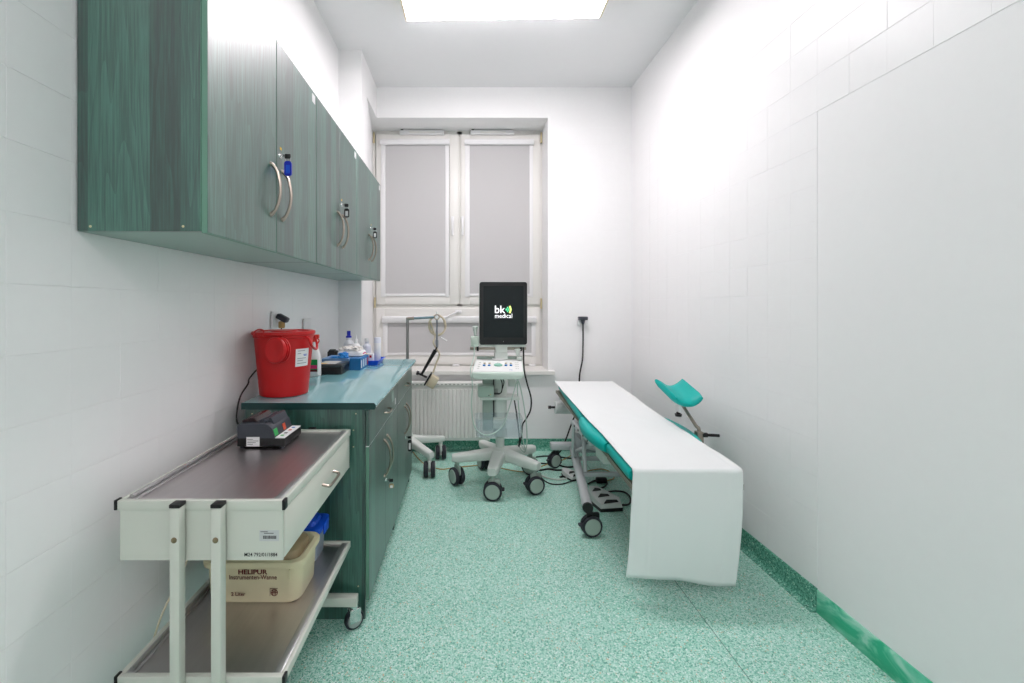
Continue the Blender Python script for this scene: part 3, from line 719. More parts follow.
# spray bottle
sp = thing('spray_bottle', 'white spray bottle with green and pink label behind the red bucket', 'bottle', (-.885, 2.56, WZ))
sx, sy = -.885, 2.56
bm = nb(); secs = []
for z, a, b in ((0, .036, .026), (.004, .040, .029), (.11, .040, .029), (.135, .034, .026), (.165, .018, .018), (.185, .013, .013), (.20, .013, .013)):
    secs.append([Vector((sx+a*math.copysign(abs(math.cos(t_))**.7, math.cos(t_)), sy+b*math.copysign(abs(math.sin(t_))**.7, math.sin(t_)), WZ+z)) for t_ in [2*PI*k/24 for k in range(24)]])
loft(bm, secs); bo = obj('bottle', bm, 'white', sp)
bm = nb(); box(bm, sx-.030, sx+.0305, sy-.0306, sy-.029, WZ+.028, WZ+.098, .0005, 1); lb = obj('label', bm, 'green_print', bo)
obj('label_band', box(nb(), sx-.025, sx+.029, sy-.0312, sy-.0305, WZ+.045, WZ+.066), 'pink_print', lb)
obj('label_band', box(nb(), sx-.025, sx+.029, sy-.0312, sy-.0305, WZ+.028, WZ+.040), 'maroon', lb)
bm = nb(); cyl(bm, (sx, sy, WZ+.198), (sx, sy, WZ+.22), .015, n=16); box(bm, sx-.025, sx+.03, sy-.011, sy+.011, WZ+.218, WZ+.240, .004); tube(bm, [(sx+.018, sy, WZ+.222), (sx+.03, sy, WZ+.205), (sx+.022, sy, WZ+.188)], .004, 8); obj('trigger_head', bm, mat('orange_red_plastic', (222, 60, 40), .4), sp)
# black case, glove boxes
bx = thing('plastic_case', 'flat black plastic case beside the spray bottle', 'case', (-.82, 2.68, WZ))
bm = nb(); box(bm, -.885, -.735, 2.60, 2.76, WZ, WZ+.042, .004); cs = obj('case_body', bm, 'black', bx)
bm = nb(); box(bm, -.887, -.733, 2.598, 2.762, WZ+.0425, WZ+.062, .005); cl_ = obj('case_lid', bm, mat('charcoal_plastic', (56, 60, 62), .3), bx)
obj('sticker', box(nb(), -.875, -.775, 2.61, 2.75, WZ+.062, WZ+.0626), mat('pale_sticker', (206, 204, 200), .5), cl_)
obj('sticker', box(nb(), -.87, -.83, 2.615, 2.64, WZ+.0626, WZ+.063), 'yellow', cl_)
gb = thing('glove_box', 'blue cardboard glove box behind the black case', 'box', (-.70, 2.90, WZ))
bm = nb(); box(bm, -.735, -.665, 2.775, 3.00, WZ, WZ+.075, .002, 1); bo = obj('carton', bm, 'glovebox', gb)
obj('top_print', box(nb(), -.732, -.668, 2.78, 2.995, WZ+.075, WZ+.0756), mat('mid_blue_print', (74, 130, 186), .5), bo)
for y in (2.79, 2.85, 2.91, 2.96):
    obj('print_panel', box(nb(), -.665, -.6643, y, y+.022, WZ+.012, WZ+.06), 'sticker' if y < 2.95 else 'red', bo)
gb2 = thing('glove_box', 'pale blue flat carton left of the blue glove box', 'box', (-.84, 2.90, WZ))
bm = nb(); box(bm, -.915, -.74, 2.79, 2.99, WZ, WZ+.072, .002, 1); bo = obj('carton', bm, 'glovebox2', gb2)
obj('opening', box(nb(), -.88, -.79, 2.87, 2.90, WZ+.072, WZ+.0728), 'glovebox', bo)
# crumpled nitrile gloves
def crumple(bm, c, rx, ry, rz, seed, amp=.35, sub=4):
    r = bmesh.ops.create_icosphere(bm, subdivisions=sub, radius=1)
    for v in r['verts']:
        p = v.co.copy(); n = noise.fractal(p*1.6+Vector((seed, 0, 0)), 1.0, 2.0, 4)
        f = 1+amp*n; q = p*f
        v.co = Vector((c[0]+q.x*rx, c[1]+q.y*ry, max(c[2], c[2]+rz*.75+q.z*rz)))
bm = nb(); crumple(bm, (-.785, 2.81, WZ+.0725), .036, .022, .020, 3, .6); crumple(bm, (-.835, 2.81, WZ+.0725), .028, .014, .007, 5, .6, 3)
tag(obj('nitrile_gloves', bm, 'nitrile'), 'crumpled bright blue nitrile gloves on the glove cartons', 'gloves')
wp = thing('wipes_pack', 'white soft pack of wipes on top of the blue cartons', 'pack', (-.73, 2.92, WZ+.0757))
bm = nb(); secs = []
for z, g in ((0, -.012), (.006, 0), (.026, 0), (.036, -.008), (.040, -.02)):
    secs.append([Vector((u+.004*noise.noise(Vector((u*40, v*40, z*30))), v, WZ+.0757+z)) for u, v in rrect(-.835-g, -.675+g, 2.85-g, 2.985+g, .025)])
loft(bm, secs); pk = obj('pack', bm, 'sticker', wp)
obj('pack_band', box(nb(), -.69, -.674, 2.88, 2.96, WZ+.09, WZ+.098), 'pink_print', pk)
bm = nb(); crumple(bm, (-.775, 2.90, WZ+.112), .05, .04, .017, 11, .5); crumple(bm, (-.715, 2.89, WZ+.112), .03, .035, .018, 17, .5); obj('loose_wipes', bm, 'cloth', wp)
bm = nb(); box(bm, -.955, -.895, 3.02, 3.10, WZ, WZ+.095, .012, 3); prism(bm, [(3.022, WZ+.05), (3.022, WZ+.09), (3.03, WZ+.10), (3.06, WZ+.105), (3.06, WZ+.09)], 'x', -.945, -.905)
tag(obj('small_black_box', bm, 'black'), 'small black box behind the pale blue carton', 'box')
# bottles at the far end
def bottle(x, y, r, h, neck, m, name, label, cap=None, grp='bottles at the far end of the worktop'):
    t = thing(name, label, 'bottle', (x, y, WZ), grp)
    bm = nb(); lathe(bm, [(r*.9, 0), (r, .003), (r, h*.74), (r*.92, h*.80), (neck, h*.90), (neck, h)], (x, y, WZ), 28); b = obj('bottle', bm, m, t)
    return t, b
t, b = bottle(-.842, 3.16, .036, .178, .018, mat('milky_bottle', (222, 226, 230), .3), 'disinfectant_bottle', 'white bottle with a dark blue cap on the worktop')
bm = nb(); lathe(bm, [(.020, 0), (.020, .012), (.013, .014), (.013, .046), (.011, .048)], (-.842, 3.16, WZ+.178), 20); obj('cap', bm, 'cobalt', t)
t, b = bottle(-.783, 3.13, .034, .156, .014, 'white', 'dropper_bottle', 'white dropper bottle with blue and yellow bands beside the blue-capped one')
bm = nb(); lathe(bm, [(.014, 0), (.012, .012), (.006, .016), (.0045, .04), (.003, .042)], (-.783, 3.13, WZ+.156), 16); obj('nozzle', bm, 'white', t)
for z, mm_ in ((.09, 'button'), (.072, 'yellow'), (.055, 'button')):
    bm = nb(); lathe(bm, [(.0343, 0), (.0343, .007)], (-.783, 3.13, WZ+z), 28); obj('label_band', bm, mat('faded_band', (150, 176, 206), .5) if mm_ == 'button' else mat('faded_yellow', (222, 208, 160), .5), b)
t, b = bottle(-.742, 3.292, .031, .138, .014, mat('pale_bluish_bottle', (214, 218, 228), .3), 'gel_bottle', 'pale white bottle with a flat cap standing behind the blue tray')
bm = nb(); lathe(bm, [(.016, 0), (.017, .004), (.017, .024), (.015, .026)], (-.742, 3.292, WZ+.138), 20); obj('cap', bm, 'white', t)
# blue tray with small things
tt = thing('plastic_tray', 'bright blue plastic tray at the far end of the worktop', 'tray', (-.66, 3.12, WZ))
bm = nb(); S = lambda g, z: [Vector((u, v, WZ+z)) for u, v in rrect(-.735-g, -.595+g, 2.99-g, 3.22+g, .012, 3)]
loft(bm, [S(-.012, 0), S(0, .030), S(.008, .031), S(.008, .033), S(-.003, .033), S(-.014, .003)]); obj('tray', bm, 'blue', tt)
t = thing('spray_can', 'tall white cylinder standing in the blue tray', 'bottle', (-.635, 3.15, WZ+.003), 'bottles at the far end of the worktop')
bm = nb(); lathe(bm, [(.023, 0), (.0245, .002), (.0245, .135), (.0235, .138)], (-.635, 3.15, WZ+.0032), 28); obj('can', bm, 'white', t)
bm = nb(); lathe(bm, [(.0248, .138), (.0248, .172), (.0225, .177), (0, .178)], (-.635, 3.15, WZ+.0032), 28); obj('cap', bm, mat('cool_white_cap', (228, 230, 240), .35), t)
for i, (x, y, mm_, h) in enumerate(((-.705, 3.02, 'pink_print', .05), (-.688, 3.015, 'red', .046))):
    t = thing('vial', ('pink-labelled small vial at the front corner of the blue tray', 'red-labelled small vial at the front corner of the blue tray')[i], 'vial', (x, y, WZ+.003), 'small vials in the tray')
    bm = nb(); lathe(bm, [(.008, 0), (.0085, .002), (.0085, h*.7), (.006, h*.8), (.006, h*.9)], (x, y, WZ+.0032), 14); obj('body', bm, mm_, t)
    bm = nb(); lathe(bm, [(.0068, h*.9), (.0068, h), (.006, h+.002)], (x, y, WZ+.0032), 14); obj('cap', bm, 'yellow', t)
bm = nb(); prism(bm, [(-.752, WZ), (-.708, WZ), (-.69, WZ+.075), (-.745, WZ+.085), (-.775, WZ+.05)], 'y', 3.045, 3.075); ob = tag(obj('yellow_sachet', bm, 'yellow'), 'yellow sachet leaning between the bottles and the tray', 'sachet')
bm = nb(); box(bm, -.70, -.645, 3.06, 3.10, WZ+.0035, WZ+.075, .004); ob = thing('small_carton', 'small white carton with red and blue print in the blue tray', 'box', (-.67, 3.08, WZ+.003))
cr_ = obj('carton', bm, 'sticker', ob)
obj('print_mark', box(nb(), -.692, -.678, 3.0593, 3.06, WZ+.045, WZ+.058), 'blue_ink', cr_); obj('print_mark', box(nb(), -.672, -.656, 3.0593, 3.06, WZ+.045, WZ+.062), 'red', cr_)
# ---- wall sockets, plug and cable
def socket(x, y, z, n, label, wide=1):
    t = thing('wall_socket', label, 'socket', (x, y, z), 'wall sockets')
    R = {'x': FACE_RIGHT, '-y': FACE_CAM}[n]
    T = Matrix.Translation((x, y, z)) @ R
    bm = nb(); box(bm, -.041*wide, .041*wide, -.041, .041, 0.001, .012, .004, 2, M4=T); pl = obj('plate', bm, 'white', t)
    bm = nb()
    lathe(bm, [(.021, .0), (.021, .0126), (.017, .0126), (.017, .0)], (0, 0, 0), 24, T, cap=False); obj('collar', bm, 'sticker', pl)
    return t
socket(XL+.004, 2.28, 1.255, 'x', 'white wall socket with a black plug above the red bucket')
socket(XL+.004, 2.74, 1.205, 'x', 'white wall socket without a plug behind the spray bottle', 1.4)
pc = thing('power_cable', 'black power cable from the wall plug down to the sealing device', 'cable', (XL+.03, 2.28, 1.25))
bm = nb(); box(bm, -.03, .03, -.022, .022, -.014, .014, .008, 3, M4=Matrix.Translation((XL+.05, 2.28, 1.262)) @ Matrix.Rotation(.5, 4, 'Y')); obj('plug', bm, 'anthracite', pc)
bm = nb(); box(bm, XL+.03, XL+.06, 2.268, 2.292, 1.21, 1.246, .006); obj('adapter', bm, 'cable_tan', pc)
bm = nb(); tube(bm, [(XL+.045, 2.28, 1.215), (XL+.03, 2.27, 1.12), (XL+.02, 2.22, 1.04), Vector((-.982, 2.10, 1.035)), Vector((-.978, 1.99, 1.0)), px(248, 384, 1.93), px(241, 395, 1.86), px(237.5, 408, 1.80), px(237, 422, 1.775), (-.89, 1.765, .838), (-.85, 1.755, .835), (-.834, 1.74, .836)], .0035, 8); obj('cord', bm, 'cable_black', pc)
# ================================================================== RADIATOR
RX0, RX1, RY, RZ0, RZ1 = -.80, .215, 3.915, .118, .642
rd = thing('radiator', 'white panel radiator under the window', 'radiator', ((RX0+RX1)/2, 3.96, RZ0))
bm = nb(); box(bm, RX0, RX1, RY+.013, RY+.075, RZ0, RZ1-.03, .006); obj('panel', bm, 'radiator', rd)
pitch = .0365; n = int((RX1-RX0-.03)/pitch)
for k in range(n):
    x = RX0+.02+pitch*k
    bm = nb(); prism(bm, [(x, RY+.0135), (x+.006, RY), (x+pitch-.014, RY), (x+pitch-.008, RY+.0135)], 'z', RZ0+.03, RZ1-.065); obj('fin', bm, 'radiator', rd)
bm = nb(); box(bm, RX0, RX1, RY-.002, RY+.08, RZ1-.032, RZ1, .004); gl = obj('top_grille', bm, 'radiator', rd)
bm = nb()
for k in range(n):
    x = RX0+.02+pitch*k; box(bm, x+.008, x+pitch-.010, RY-.0028, RY-.0018, RZ1-.023, RZ1-.014)
sl = obj('grille_slots', bm, 'slot', gl); sl['kind'] = 'stuff'
for x in (RX0+.15, RX1-.15): obj('wall_bracket', box(nb(), x-.02, x+.02, RY+.075, YB-.0045, .2, .55), 'radiator', rd)
# ================================================================== EXAM LAMP
def star_leg(bm, c, ang, r0, r1, z0, z1, w0, w1, h0, h1):
    """tapered foot from the hub outwards"""
    d = Vector((math.cos(ang), math.sin(ang), 0)); n_ = Vector((-d.y, d.x, 0)); secs = []
    for k in range(9):
        t = k/8; r = r0+(r1-r0)*t; z = z0+(z1-z0)*t; w_ = w0+(w1-w0)*t; h = h0+(h1-h0)*t
        if k == 8: w_ *= .8; h *= .85
        p = Vector((c[0], c[1], 0))+d*r
        secs.append([p+n_*u+Vector((0, 0, v)) for u, v in rrect(-w_/2, w_/2, z-h, z, min(w_, h)*.28, 3)])
    loft(bm, secs)
LX, LY = -.483, 3.63
el = thing('exam_lamp', 'mobile examination lamp on a wheeled stand behind the base cabinet', 'lamp', (LX, LY, 0))
bm = nb(); cyl(bm, (LX, LY, .16), (LX, LY, .27), .05, .045, 24); hubo = obj('hub', bm, 'cart', el)
for k, (ang, r) in enumerate(((-48, .30), (33, .315), (105, .20), (172, .27), (246, .25))):
    a = math.radians(ang); bm = nb(); star_leg(bm, (LX, LY), a, .02, r+.03, .255, .195, .075, .055, .07, .05); obj('leg', bm, 'cart', el)
    caster(el, LX+r*math.cos(a), LY+r*math.sin(a), .060, .080, (0.05, .12, 1.2, .4, 0)[k], 'cart', 'rubber', 'cart_dark', top=.165)
bm = nb(); cyl(bm, (LX, LY, .26), (LX, LY, 1.225), .0125, n=16); obj('pole', bm, mat('dull_chrome', (150, 150, 148), .3, .9), el)
el_y = LY-.02
bm = nb(); cyl(bm, (LX-.006, LY, 1.215), (LX+.055, LY, 1.221), .014, n=14); arm = obj('elbow', bm, 'steel', el)
hc = px(437, 317, LY)
bm = nb(); cyl(bm, (LX, LY, 1.217), (hc.x, LY, hc.z), .010, n=12); obj('arm', bm, mat('blue_grey_tube', (116, 142, 150), .4, .5), el)
bm = nb(); cyl(bm, (hc.x, LY-.03, hc.z), (hc.x, LY+.02, hc.z), .024, n=24); j = obj('joint', bm, 'steel', el)
bm = nb(); cyl(bm, (hc.x, LY-.033, hc.z), (hc.x, LY-.03, hc.z), .015, n=20); box(bm, hc.x-.004, hc.x+.004, LY-.02, LY-.01, hc.z+.022, hc.z+.042, .001, 1); obj('joint_knob', bm, 'chrome', j)
rb = px(437, 347, LY)
bm = nb(); cyl(bm, (hc.x, LY, hc.z), (rb.x, LY, rb.z+.05), .008, n=12); cyl(bm, (rb.x, LY, rb.z+.06), (rb.x, LY, rb.z), .011, n=12); obj('drop_rod', bm, mat('grey_rod', (140, 146, 152), .35, .7), el)
h0, h1 = px(435.5, 350, LY), px(421.5, 374.5, LY)
bm = nb(); cyl(bm, h0, h1, .017, .010, 14); cyl(bm, rb, h0, .006, n=10); obj('grip_arm', bm, 'black', el)
k0 = px(418, 373, LY); bm = nb(); cyl(bm, (k0.x, LY, k0.z), px(427, 377.5, LY), .009, n=12); cyl(bm, (k0.x-.012, LY, k0.z+.004), (k0.x+.006, LY, k0.z-.002), .017, n=12); obj('pivot_knob', bm, 'black', el)
hd = px(432, 381, LY); R = Matrix.Translation(hd) @ Matrix.Rotation(math.radians(31), 4, 'Y')
bm = nb(); box(bm, -.030, .042, -.045, .045, -.048, .048, .006, 2, M4=R); hh = obj('lamp_head', bm, 'cable_cream', el)
bm = nb(); box(bm, -.044, -.0302, -.05, .05, -.056, .056, .004, 2, M4=R); obj('head_plate', bm, 'black', hh)
cb_ = px(437, 325.5, LY); bm = nb(); pts = []
for k in range(40):
    t = 2*PI*k/16; pts.append((cb_.x+.066*math.cos(t)*(1+.07*math.sin(k*.9)), LY+.026+.0045*(k/8), cb_.z+.082*math.sin(t)*(1+.05*math.cos(k*1.3))))
pts += [(hc.x-.02, LY+.03, rb.z+.09), (hc.x-.03, LY+.01, rb.z+.04), (hc.x-.015, LY+.015, rb.z+.0), (hc.x+.02, LY+.015, rb.z-.06), (hc.x-.005, LY+.02, rb.z-.13), px(433, 373, LY+.02)]
tube(bm, pts, .0074, 8, 4); obj('coiled_cord', bm, 'cable_cream', el)
bm = nb(); q0 = px(441, 337.5, LY+.04); q1 = px(447, 341, LY+.04); cyl(bm, q0, q1, .006, n=10); obj('cord_plug', bm, 'white', el)
# ================================================================== ULTRASOUND CART
UX, UY = .255, 3.30
uc = thing('ultrasound_cart', 'ultrasound machine cart with a black portrait monitor by the window', 'ultrasound machine', (UX, UY, 0))
bm = nb(); lathe(bm, [(.085, .17), (.09, .19), (.085, .235), (.05, .262), (.04, .27)], (UX, UY, 0), 28); obj('hub', bm, 'cart', uc)
wheels = ((-104, .30, .35), (-40, .30, -.25), (33, .30, .4), (112, .30, .2), (186, .325, .75))
for k, (ang, r, ax) in enumerate(wheels):
    a = math.radians(ang); bm = nb(); star_leg(bm, (UX, UY), a, .03, r+.035, .258, .222, .105, .07, .075, .058); obj('leg', bm, 'cart', uc)
    caster(uc, UX+r*math.cos(a), UY+r*math.sin(a), .064, .07, (PI/2-.12, PI/2+.25, .9, .3, .55)[k], 'cart_dark', 'rubber', 'cart_dark', top=.185, brake=(1 if k == 1 else (-1 if k == 0 else False)))
bm = nb(); cyl(bm, (UX, UY, .255), (UX, UY, .42), .033, n=20); obj('lower_column', bm, 'cart', uc)
bm = nb(); prism(bm, rrect(.208, .304, UY-.05, UY+.05, .03), 'z', .36, .86); obj('column', bm, 'cart', uc)
bm = nb(); prism(bm, rrect(.124, .200, UY-.045, UY+.05, .008), 'z', .40, .86); obj('lift_column', bm, 'cart_dark', uc)
bm = nb(); box(bm, .2005, .2075, UY-.03, UY+.03, .42, .86); obj('cable_slot', bm, 'black', uc)
bm = nb(); prism(bm, rrect(.318, .372, UY-.01, UY+.06, .008), 'z', .72, .875); obj('rear_module', bm, 'cart', uc)
bm = nb(); box(bm, .10, .39, UY-.12, UY+.03, .640, .662, .006); obj('shelf', bm, 'cart', uc)
# basket
bm = nb(); S = lambda g, z: [Vector((u, v, z)) for u, v in rrect(.070-g, .392+g, UY-.24-g, UY-.055+g, .03, 4)]
loft(bm, [S(-.012, .400), S(0, .408), S(.008, .535), S(.004, .535), S(-.004, .41), S(-.016, .404)]); bs = obj('basket', bm, 'basket', uc)
bm = nb(); box(bm, .20, .30, UY-.056, UY-.045, .42, .50); obj('basket_bracket', bm, 'cart', bs)
# console: tilted keyboard
def con(u, v, dz=0):       # u 0..1 left-right, v 0..1 front-back on the sloping top
    y = 2.955+.25*v; z = .876+.062*v
    return Vector((.036+.352*u+(.036*v if u < .5 else .022*v), y, z+dz))
bm = nb()
def con_sec(v, inset=0.0):
    l, r = con(0, v), con(1, v); t = .042+.035*v
    x0, x1 = l.x+inset, r.x-inset
    return [Vector((x, l.y, z)) for x, z in ((x0, l.z-.006), (x0+.008, l.z), (x1-.008, l.z), (x1, l.z-.006), (x1, l.z-t+.01), (x1-.012, l.z-t), (x0+.012, l.z-t), (x0, l.z-t+.01))]
secs = [con_sec(0, .012)] + [con_sec(v) for v in (.04, .3, .6, .96)] + [con_sec(1, .01)]
for p in secs[0]: p.z -= .004
loft(bm, secs); cn = obj('console', bm, mat('pale_console_shell', (206, 222, 212), .35), uc)
bm = nb(); secs = []
for v in (.05, .95): l, r = con(.02, v, .0003), con(.98, v, .0003); secs.append([l, r, r+Vector((0, 0, .002)), l+Vector((0, 0, .002))])
loft(bm, secs); kp = obj('key_panel', bm, 'console', cn)
for u in (.21, .31, .66, .76):
    c = con(u, .45, .002); bm = nb(); cyl(bm, c, c+Vector((0, 0, .009)), .0105, .009, 16); obj('button', bm, 'button', kp)
    c = con(u, .60, .002); bm = nb(); cyl(bm, c, c+Vector((0, 0, .008)), .0095, .008, 16); obj('button', bm, 'cable_cream', kp)
bm = nb(); ball(bm, con(.485, .50, .002), .03, (1.05, 1.0, .45)); tbk = obj('trackball', bm, 'trackball', kp)
bm = nb(); ball(bm, con(.485, .55, .012), .012, (1, 1, .8)); obj('trackball_ball', bm, 'white', tbk)
slope = math.atan2(.062, .25)
c = con(.765, .16, .0026); text('bk', .026, .010, Matrix.Translation(c) @ Matrix.Rotation(slope, 4, 'X'), 'button', kp, 'logo', .02)
bm = nb()
for u in (.10, .12, .86, .90):
    for v in (.25, .4, .55, .7):
        c = con(u, v, .002); box(bm, c.x-.004, c.x+.004, c.y-.008, c.y+.008, c.z, c.z+.002)
o = obj('small_keys', bm, 'cable_white', kp); o['kind'] = 'stuff'
bm = nb(); box(bm, .08, .41, 3.20, 3.225, .925, .955, .004); obj('console_rail', bm, 'cart_dark', cn)
bm = nb(); c0 = con(.36, 1, .0); box(bm, c0.x-.01, c0.x+.075, 3.16, 3.20, .934, .944, .002); obj('pen_tray', bm, 'white', cn)
bm = nb(); box(bm, .14, .34, UY-.06, UY+.06, .845, .885, .006); obj('console_mount', bm, 'cart', uc)
# monitor
MX0, MX1, MZ0, MZ1, MY = .096, .438, 1.046, 1.495, 3.15
bm = nb(); prism(bm, rrect(MX0, MX1, MZ0, MZ1, .016), 'y', MY, MY+.03); mo = obj('monitor', bm, 'black', uc)
bm = nb(); prism(bm, rrect(MX0-.003, MX1+.003, MZ0-.003, MZ1+.003, .018), 'y', MY+.006, MY+.036); obj('back_shell', bm, 'cart', mo)
a, b = px(483.5, 337.5, MY), px(523.5, 286, MY)
bm = nb(); box(bm, a.x, b.x, MY-.0008, MY, a.z, b.z); sc_ = obj('screen', bm, 'screen', mo)
yy = MY-.0014
def sx_(x, y): return px(x, y, yy)
a, b = sx_(494.9, 313.2), sx_(505.2, 305.6); text('bk', b.x-a.x, b.z-a.z, at((a.x+b.x)/2, yy, (a.z+b.z)/2), 'logo_white', mo, 'logo_lettering', .008)
a, b = sx_(495, 318), sx_(512.2, 313.6); text('medical', b.x-a.x, b.z-a.z, at((a.x+b.x)/2, yy, (a.z+b.z)/2), 'logo_white', mo, 'logo_lettering', .0)
def arcs(cx, cy, r0, r1, a0, a1, m):
    c = sx_(cx, cy); s = MY/FPX; bm = nb(); n_ = 12
    A = []; B = []
    for k in range(n_+1):
        t = math.radians(a0+(a1-a0)*k/n_); A.append((c.x+r1*s*math.cos(t), c.z+r1*s*math.sin(t))); B.append((c.x+r0*s*.9*math.cos(t), c.z+r0*s*math.sin(t)*.92))
    prism(bm, A+B[::-1], 'y', yy, yy+.0005); obj('logo_wave', bm, m, mo)
arcs(505.6, 309.5, .1, 1.4, -80, 80, 'logo_green'); arcs(505.0, 309.5, 3.0, 3.8, -50, 50, 'logo_green'); arcs(504.6, 309.5, 5.6, 6.9, -36, 36, 'logo_yellow')
bm = nb(); c = px(503.5, 341.5, MY); ball(bm, (c.x, MY, c.z), .002, u=8, v=6); obj('power_light', bm, 'sticker', mo)
bm = nb(); box(bm, .212, .298, MY+.02, MY+.055, .985, 1.055, .006); box(bm, .206, .300, MY+.015, MY+.075, .935, .99, .008); obj('monitor_neck', bm, 'cart', uc)
bm = nb(); box(bm, .10, .43, MY+.036, MY+.06, 1.025, 1.043, .003); obj('monitor_bar', bm, 'cart', uc)
bm = nb(); box(bm, .03, .44, MY+.06, MY+.075, 1.002, 1.022, .003); rail = obj('accessory_rail', bm, 'steel', uc)
for x in (.085, .40):
    bm = nb(); box(bm, x-.008, x+.008, MY+.05, MY+.08, .995, 1.045, .002); obj('rail_clamp', bm, 'black', rail)
# probe holder + probes
bm = nb(); box(bm, .034, .092, MY+.015, MY+.06, 1.03, 1.105, .006); hld = obj('probe_holder', bm, mat('pale_green_holder', (206, 220, 208), .35), uc)
bm = nb(); tube(bm, [px(519.5, 360, 3.17), px(519.5, 353, 3.17)], .004, 8); box(bm, .365, .40, 3.15, 3.19, .935, .955, .004); obj('probe_cup', bm, 'cart', uc)
def probe(top, h, label, cable):
    t = thing('ultrasound_probe', label, 'probe', (top.x, top.y, top.z-h), 'ultrasound probes')
    bm = nb(); lathe(bm, [(.006, 0), (.010, .01), (.012, h*.35), (.016, h*.55), (.018, h*.8), (.022, h*.86), (.023, h*.94), (.018, h)], (top.x, top.y, top.z-h), 18); obj('handle', bm, 'cart', t)
    bm = nb(); lathe(bm, [(.019, h*.99), (.016, h*1.04), (.008, h*1.06)], (top.x, top.y, top.z-h), 18); obj('lens', bm, 'cable_mint', t)
    bm = nb(); tube(bm, cable, .0042, 8, 8); obj('cable', bm, 'cable_mint', t)
pt = px(475.2, 326.5, MY+.037)
probe(pt, pt.z-1.107+.002, 'pale probe standing upright in the holder left of the monitor', [Vector((.06, MY+.012, 1.04)), Vector((.058, 3.165, .97)), Vector((.045, 3.12, .92)), Vector((.030, 2.99, .88)), px(472.5, 385, 2.96), px(471.5, 405, 2.96), px(474, 425, 2.96), px(482, 434, 2.96), px(492, 434, 2.96), px(503, 425, 2.98), px(510, 405, 3.0), px(515, 388, 3.05), px(517, 381, 3.10), px(519.5, 384, 3.16), px(523, 400, 3.2), px(526, 420, 3.2), px(527, 440, 3.22), px(524.5, 452, 3.26), Vector((.40, 3.42, .25))])
pt = px(517.5, 349, 3.17)
probe(pt, pt.z-.957, 'pale probe in the cup at the right of the console', [Vector((.383, 3.17, .953)), Vector((.392, 3.175, .90)), px(517.5, 385, 3.24), px(518.5, 405, 3.24), px(520.5, 425, 3.26), px(523, 440, 3.28), px(525, 450, 3.3), Vector((.43, 3.45, .24))])
# box on shelf
db = thing('adapter_box', 'small pale green electronic box on the ultrasound cart shelf', 'device', (.145, 3.24, .6622))
bm = nb(); box(bm, .086, .204, 3.175, 3.30, .6622, .745, .012, 3); bo = obj('housing', bm, mat('pale_green_box', (186, 206, 194), .4), db)
bm = nb(); cyl(bm, (.178, 3.1745, .683), (.178, 3.176, .683), .003, n=8); obj('indicator', bm, 'yellow', bo)
bm = nb(); box(bm, .160, .170, 3.1743, 3.176, .676, .680); obj('print', bm, 'ink', bo)
bm = nb()
for k in range(5): box(bm, .2045, .232, 3.20, 3.205, .685+.008*k, .687+.008*k)
box(bm, .2045, .245, 3.19, 3.21, .680, .690, .003); obj('connector', bm, 'black', db)
bm = nb(); tube(bm, [(.240, 3.2, .685), (.258, 3.195, .70), (.262, 3.19, .76), (.24, 3.2, .82), (.225, 3.21, .85)], .004, 8)
obj('lead', bm, 'cable_black', db)
bm = nb(); tube(bm, [(.225, 3.22, .848), (.262, 3.19, .80), (.275, 3.185, .77), (.262, 3.19, .72)], .0035, 8); obj('lead', bm, 'cable_black', db)
bm = nb(); tube(bm, [px(523.5, 345, 3.2), px(524, 368, 3.2), px(527, 383, 3.2), px(531, 398, 3.2), px(530.5, 410, 3.2), px(526, 419, 3.22), px(522.5, 425, 3.26), px(521.5, 436, 3.3), px(519, 446, 3.35), Vector((.42, 3.45, .25)), Vector((.43, 3.58, .1)), Vector((.46, 3.62, .01))], .0058, 8)
tag(obj('power_cable', bm, 'cable_black'), 'thick black cable hanging down the right side of the ultrasound cart', 'cable')
bm = nb(); tube(bm, [px(514, 398, 3.28), px(516, 410, 3.28), px(518, 425, 3.3), px(519.5, 440, 3.34), Vector((.405, 3.43, .262))], .005, 8)
tag(obj('power_cable', bm, 'cable_black'), 'short black cable behind the clear basket of the cart', 'cable')
# ================================================================== EXAMINATION COUCH
def bz(y):
    K = [(1.95, .574), (2.0, .578), (2.45, .606), (2.9, .617), (3.3, .640), (3.75, .672)]
    for (a, za), (b, zb_) in zip(K, K[1:]):
        if y <= b: return za+(zb_-za)*(y-a)/(b-a)
    return K[-1][1]
BXC = 1.008
bed = thing('examination_couch', 'teal vinyl examination couch on a wheeled aluminium base', 'couch', (BXC, 2.85, 0))
def cushion(y0, y1, wfun, th, name):
    secs = []; n_ = 14
    for k in range(n_+1):
        t = k/n_; y = y0+(y1-y0)*t; e = min(t, 1-t)*n_
        sh = {0: .82, 1: .97}.get(int(round(e)), 1.0)
        w_ = wfun(t)*(.985 if sh < .9 else 1); zt_ = bz(y)-.0045; zb_ = zt_-th; zm = (zt_+zb_)/2; hh = (th/2)*sh
        secs.append([Vector((BXC+u, y, zm+v)) for u, v in rrect(-w_, w_, -hh, hh, hh*.85, 5)])
    bm = nb(); loft(bm, secs); return obj(name, bm, 'teal', bed, angle=60)
cushion(2.875, 3.72, lambda t: .264-.034*t, .055, 'head_cushion')
cushion(2.365, 2.865, lambda t: .272+.040*math.sin(PI*min(1, max(0, t)))**.8, .068, 'seat_cushion')
cushion(2.022, 2.355, lambda t: .262, .058, 'foot_cushion')
def bed_box(y0, y1, hw, off0, off1, m, name):
    secs = []
    for k in range(5):
        y = y0+(y1-y0)*k/4; secs.append([Vector((BXC+u, y, bz(y)-v)) for u, v in ((-hw, off0), (hw, off0), (hw, off1), (-hw, off1))])
    bm = nb(); loft(bm, secs); return obj(name, bm, m, bed)
